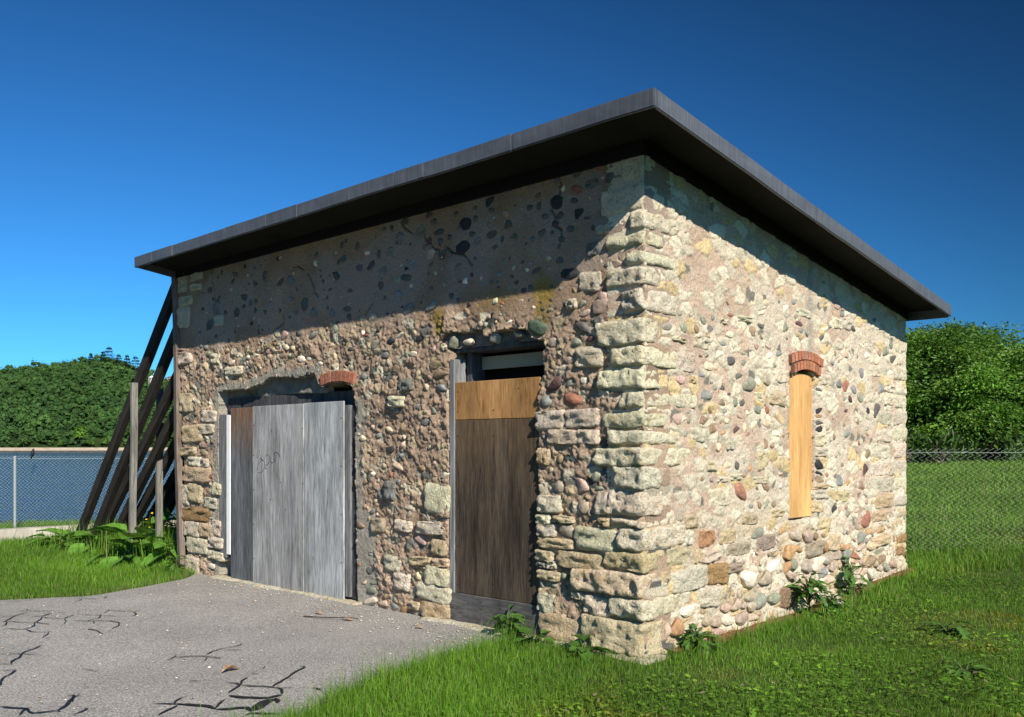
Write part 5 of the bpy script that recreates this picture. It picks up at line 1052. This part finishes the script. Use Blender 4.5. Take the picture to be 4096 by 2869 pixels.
# ------------------------------------------------------------------ loose things on the ground
V, F = rockV(777, ICO3, .85, .08); obj('loose_stone', mesh('loose_stone', V*np.array([.18, .13, .115])+np.array([0, 0, .04]), F), MT['cobble'], None, (.16, 3.02, .035), (0, .1, .5), color=(.42, .36, .29), label='pale rounded loose stone lying in the grass by the side wall', category='stone')
obj('soil_strip', mesh('soil_strip', *(lambda X, Y: (np.stack([X, Y, np.maximum(gh(X, Y), -.012)+.012+.02*(X < .1)], -1).reshape(-1, 3), np.array([[i*5+j, i*5+j+1, i*5+j+6, i*5+j+5] for i in range(59) for j in range(4)])))(*[(a) for a in (lambda y, u: ((-.02+u*(.14+.07*vn(y*3, y*0, seed=66)))[...], y+0*u))(np.repeat(np.linspace(.3, 5.5, 60)[:, None], 5, 1), np.repeat(np.linspace(0, 1, 5)[None], 60, 0))])), MT['dirt'], kind='structure', label='bare reddish soil strip along the side wall')
def dry(base, L, W_, rot, label, curl=.5):
    V = []
    for i in range(7):
        u = i/6; w = W_*.5*math.sin(math.pi*(u*.9+.06))
        for v in (-1, -.5, 0, .5, 1): V.append((u*L-L/2, v*w, .006+curl*w*abs(v)**1.6+.01*math.sin(u*5)))
    V = np.array(V); F = np.array([[i*5+j, i*5+j+1, i*5+j+6, i*5+j+5] for i in range(6) for j in range(4)])
    obj('dry_leaf', mesh('dry_leaf', V, F), MT['dry'], None, (base[0], base[1], .012), (0, 0, rot), label=label, category='leaf', group='dry leaves lying on the asphalt')
dry((-1.92, -2.33), .15, .055, 1.75, 'curled brown leaf lying on the asphalt near the tar patch', 1.1)
dry((-2.85, -.62), .12, .06, .4, 'pale flat leaf on the asphalt between the two doors', .2); dry((-2.1, -.42), .13, .04, .3, 'brown leaf on the asphalt before the tall door', .4)
dry((-3.3, -.62), .10, .045, .2, 'small pale leaf on the asphalt before the wide door', .25)
def twig(P, r_, label):
    V, F = tube(np.array(P), r_, 5, r_*.6); obj('twig', mesh('twig', V, F), MT['bark'], None, (0, 0, 0), label=label, category='twig', group='twigs on the asphalt')
twig([(-3.28, -.80, .015), (-3.02, -.72, .024), (-2.86, -.60, .03), (-2.78, -.55, .022)], .006, 'thin dark twig on the asphalt below the cobbles between the doors')
twig([(-4.15, -2.42, .014), (-4.02, -2.40, .02), (-3.85, -2.42, .014)], .005, 'short brown twig lying mid asphalt')
# loose chips
n = 420; x = rng.uniform(-6.2, -1.2, n); y = np.where(rng.random(n) < .55, -.12-np.abs(rng.normal(0, .35, n)), rng.uniform(-3.6, 0, n)); ok = in_drive(x, y, .05); x, y = x[ok], y[ok]; VF = []; Cs = []
for i in range(len(x)):
    s = rng.uniform(.005, .012)*(1.6 if rng.random() < .05 else 1); V = ICO1[0]*np.array([s*rng.uniform(.7, 1.4), s, s*.5])*rng.uniform(.8, 1.2, (len(ICO1[0]), 1))+np.array([x[i], y[i], .012]); VF.append((V, ICO1[1])); Cs.append(np.repeat(np.array([[(.52, .48, .40), (.3, .28, .26), (.42, .33, .24)][rng.integers(3)]]), len(V), 0))
V, F = joinVF(VF); obj('gravel_chips', mesh('gravel_chips', V, F, np.concatenate(Cs)), MT['pebble'], kind='stuff', label='pale stone chips scattered on the asphalt', category='gravel')
# ------------------------------------------------------------------ grass
def blades(x, y, h, w, C, lean=.35, zoff=0.):
    n = len(x); z = np.maximum(gh(x, y), -.012)*1.0+zoff
    a = rng.uniform(0, 2*np.pi, n); l = np.abs(rng.normal(0, lean, n))*h; b = rng.uniform(0, 2*np.pi, n)
    dx, dy = np.cos(a)*l, np.sin(a)*l; sx, sy = np.cos(b)*w*.5, np.sin(b)*w*.5; z = z-.008
    def P(px, py, pz): return np.stack([px, py, pz], 1)
    V = np.stack([P(x-sx, y-sy, z), P(x+sx, y+sy, z), P(x+dx*.35-sx*.8, y+dy*.35-sy*.8, z+h*.55), P(x+dx*.35+sx*.8, y+dy*.35+sy*.8, z+h*.55), P(x+dx, y+dy, z+h*np.sqrt(np.clip(1-.4*(l/h)**2, .2, 1)))], 1).reshape(-1, 3)
    i = np.arange(n)[:, None]*5; return V, i+np.array([[0, 1, 3, 2]]), i+np.array([[2, 3, 4]]), np.repeat(C, 5, 0)
def place(n, Z0, Z1, pw, lat=(-.64, .66)):
    Z = Z0+(Z1-Z0)*rng.random(n)**pw; X = rng.uniform(lat[0], lat[1], n)*Z; x, y = cw(X, Z)
    ok = ~((x > -7.3) & (x < .03) & (y > -.03) & (y < 5.6)) & ~in_drive(x, y, .03*rng.random(n)) & (x > -16.4) & ~((x > -13.1) & (x < -12.62) & (y > -3.5) & (y < 5.8))
    # not behind the building
    occl = (y > 5.2) & ((x-CAMX)*(5.44-CAMY)-(y-CAMY)*(0-CAMX) < -1.5) & (x > -14)
    beh = (y > .1) & (x < -8) & (((x-CAMX)*(0-CAMY)-(y-CAMY)*(-7.3-CAMX)) > 3.0)
    soil = (x > 0) & (x < .10+.06*vn(y*3, y*0, seed=66)) & (y > .9) & (y < 5.5)
    ok &= ~occl & ~beh & ~soil
    return x[ok], y[ok], Z[ok]
G = dict(a=(.068, .155, .011), b=(.10, .21, .016), c=(.14, .26, .024), y=(.20, .205, .025), d=(.20, .17, .09))
def tint(x, y, dryf=.03):
    n = len(x); k = rng.random(n); pa = vn(x*1.1, y*1.1, seed=81); C = np.where((k < .4)[:, None], G['a'], np.where((k < .8)[:, None], G['b'], G['c']))
    yl = sst(.06, .24, fbm(x*.7, y*.7, seed=82)+.05*(x > .6))[:, None]*(rng.random(n) < .55)[:, None]*sst(-.2, 1.2, x)[:, None]
    C = C*(1-yl)+np.array(G['y'])*yl; C = np.where((rng.random(n) < dryf)[:, None], G['d'], C)
    edge = np.minimum(np.abs(x-drive_l(y)), np.abs(x-drive_r(y))) < .16; C = np.where((edge & (rng.random(n) < .3) & (y < .1) & (x < -3))[:, None], np.array([.15, .13, .06]), C)
    return C*(1+.5*pa)[:, None]*rng.uniform(.7, 1.3, (n, 1))
Vs, Q4, T3, Cs, o = [], [], [], [], 0
def add(r_):
    global o
    V, q, t, C = r_; Vs.append(V); Q4.append(q+o); T3.append(t+o); Cs.append(C); o += len(V)
x, y, Z = place(300000, 4.7, 13.5, 1.25)
hh = (.045+.05*rng.random(len(x)))*(1+.9*vn(x*1.6, y*1.6, seed=83))*(1-.38*sst(-.3, 1.3, x+.8*vn(x*1.3, y*1.3, seed=84)))*np.where((x > -1.6) & (x < 1.0) & (y < -1.0), 1.25, 1)
add(blades(x, y, hh*np.where(x < -7, 1.25, 1), .0032*np.maximum(1, Z/6.5)*rng.uniform(.7, 1.5, len(x)), tint(x, y), .42))
x, y, Z = place(90000, 10.5, 34, .9, (.33, .68)); add(blades(x, y, rng.uniform(.06, .17, len(x)), .0045*np.maximum(1, Z/8)*rng.uniform(.7, 1.5, len(x)), tint(x, y, .05)*np.array([1.05, 1.0, 1]), .4))
x, y, Z = place(70000, 11, 19, 1, (-.66, -.33)); add(blades(x, y, rng.uniform(.05, .15, len(x)), .007*rng.uniform(.7, 1.5, len(x)), tint(x, y), .4))
# taller stems along the drive edge and around the props
n = 1500; y = -rng.random(n)*3.4; x = drive_r(y)+rng.normal(.06, .09, n); add(blades(x, y, rng.uniform(.08, .30, n)*rng.uniform(.5, 1, n), np.full(n, .0035), tint(x, y, .08), .28))
n = 2600; x = rng.uniform(-11.3, -7.5, n); y = rng.normal(.55, .45, n); add(blades(x, y, rng.uniform(.15, .62, n), np.full(n, .010), tint(x, y, .05), .3))
n = 900; y = rng.uniform(.0, 5.4, n); x = .12+np.abs(rng.normal(0, .12, n)); add(blades(x, y, rng.uniform(.06, .2, n), np.full(n, .006), tint(x, y, .05), .35))
V = np.concatenate(Vs); obj('lawn_grass', mesh('lawn_grass', V, [np.concatenate(Q4), np.concatenate(T3)], np.concatenate(Cs), smooth=False), MT['grass'], kind='stuff', label='green lawn grass around the building and in the field', category='grass')
# clover and other low leaves
x, y, Z = place(60000, 4.7, 15, 1.2); kp = (vn(x*1.4, y*1.4, seed=88)*.9+.27*sst(-.4, 1.6, x)+rng.uniform(-.18, .18, len(x)) > .14); x, y, Z = x[kp], y[kp], Z[kp]; n = len(x)
P = np.stack([x, y, np.maximum(gh(x, y), -.012)+rng.uniform(.012, .055, n)], 1); an = rng.uniform(0, 6.28, n); A = np.stack([np.cos(an), np.sin(an), rng.uniform(-.2, .45, n)], 1); L = rng.uniform(.015, .05, n)*np.maximum(1, Z/9)
ax = A/np.linalg.norm(A, axis=1)[:, None]; sd = np.stack([-ax[:, 1], ax[:, 0], rng.normal(0, .25, n)], 1); L = L[:, None]
V = np.stack([P, P+ax*L*.5+sd*L*.32, P+ax*L, P+ax*L*.5-sd*L*.32], 1).reshape(-1, 3); C = np.repeat(tint(x, y, .02)*1.05, 4, 0)
obj('clover', mesh('clover', V, np.arange(n)[:, None]*4+np.arange(4)[None], C, smooth=False), MT['grass'], kind='stuff', label='low clover and small leaves mixed into the lawn', category='ground cover')
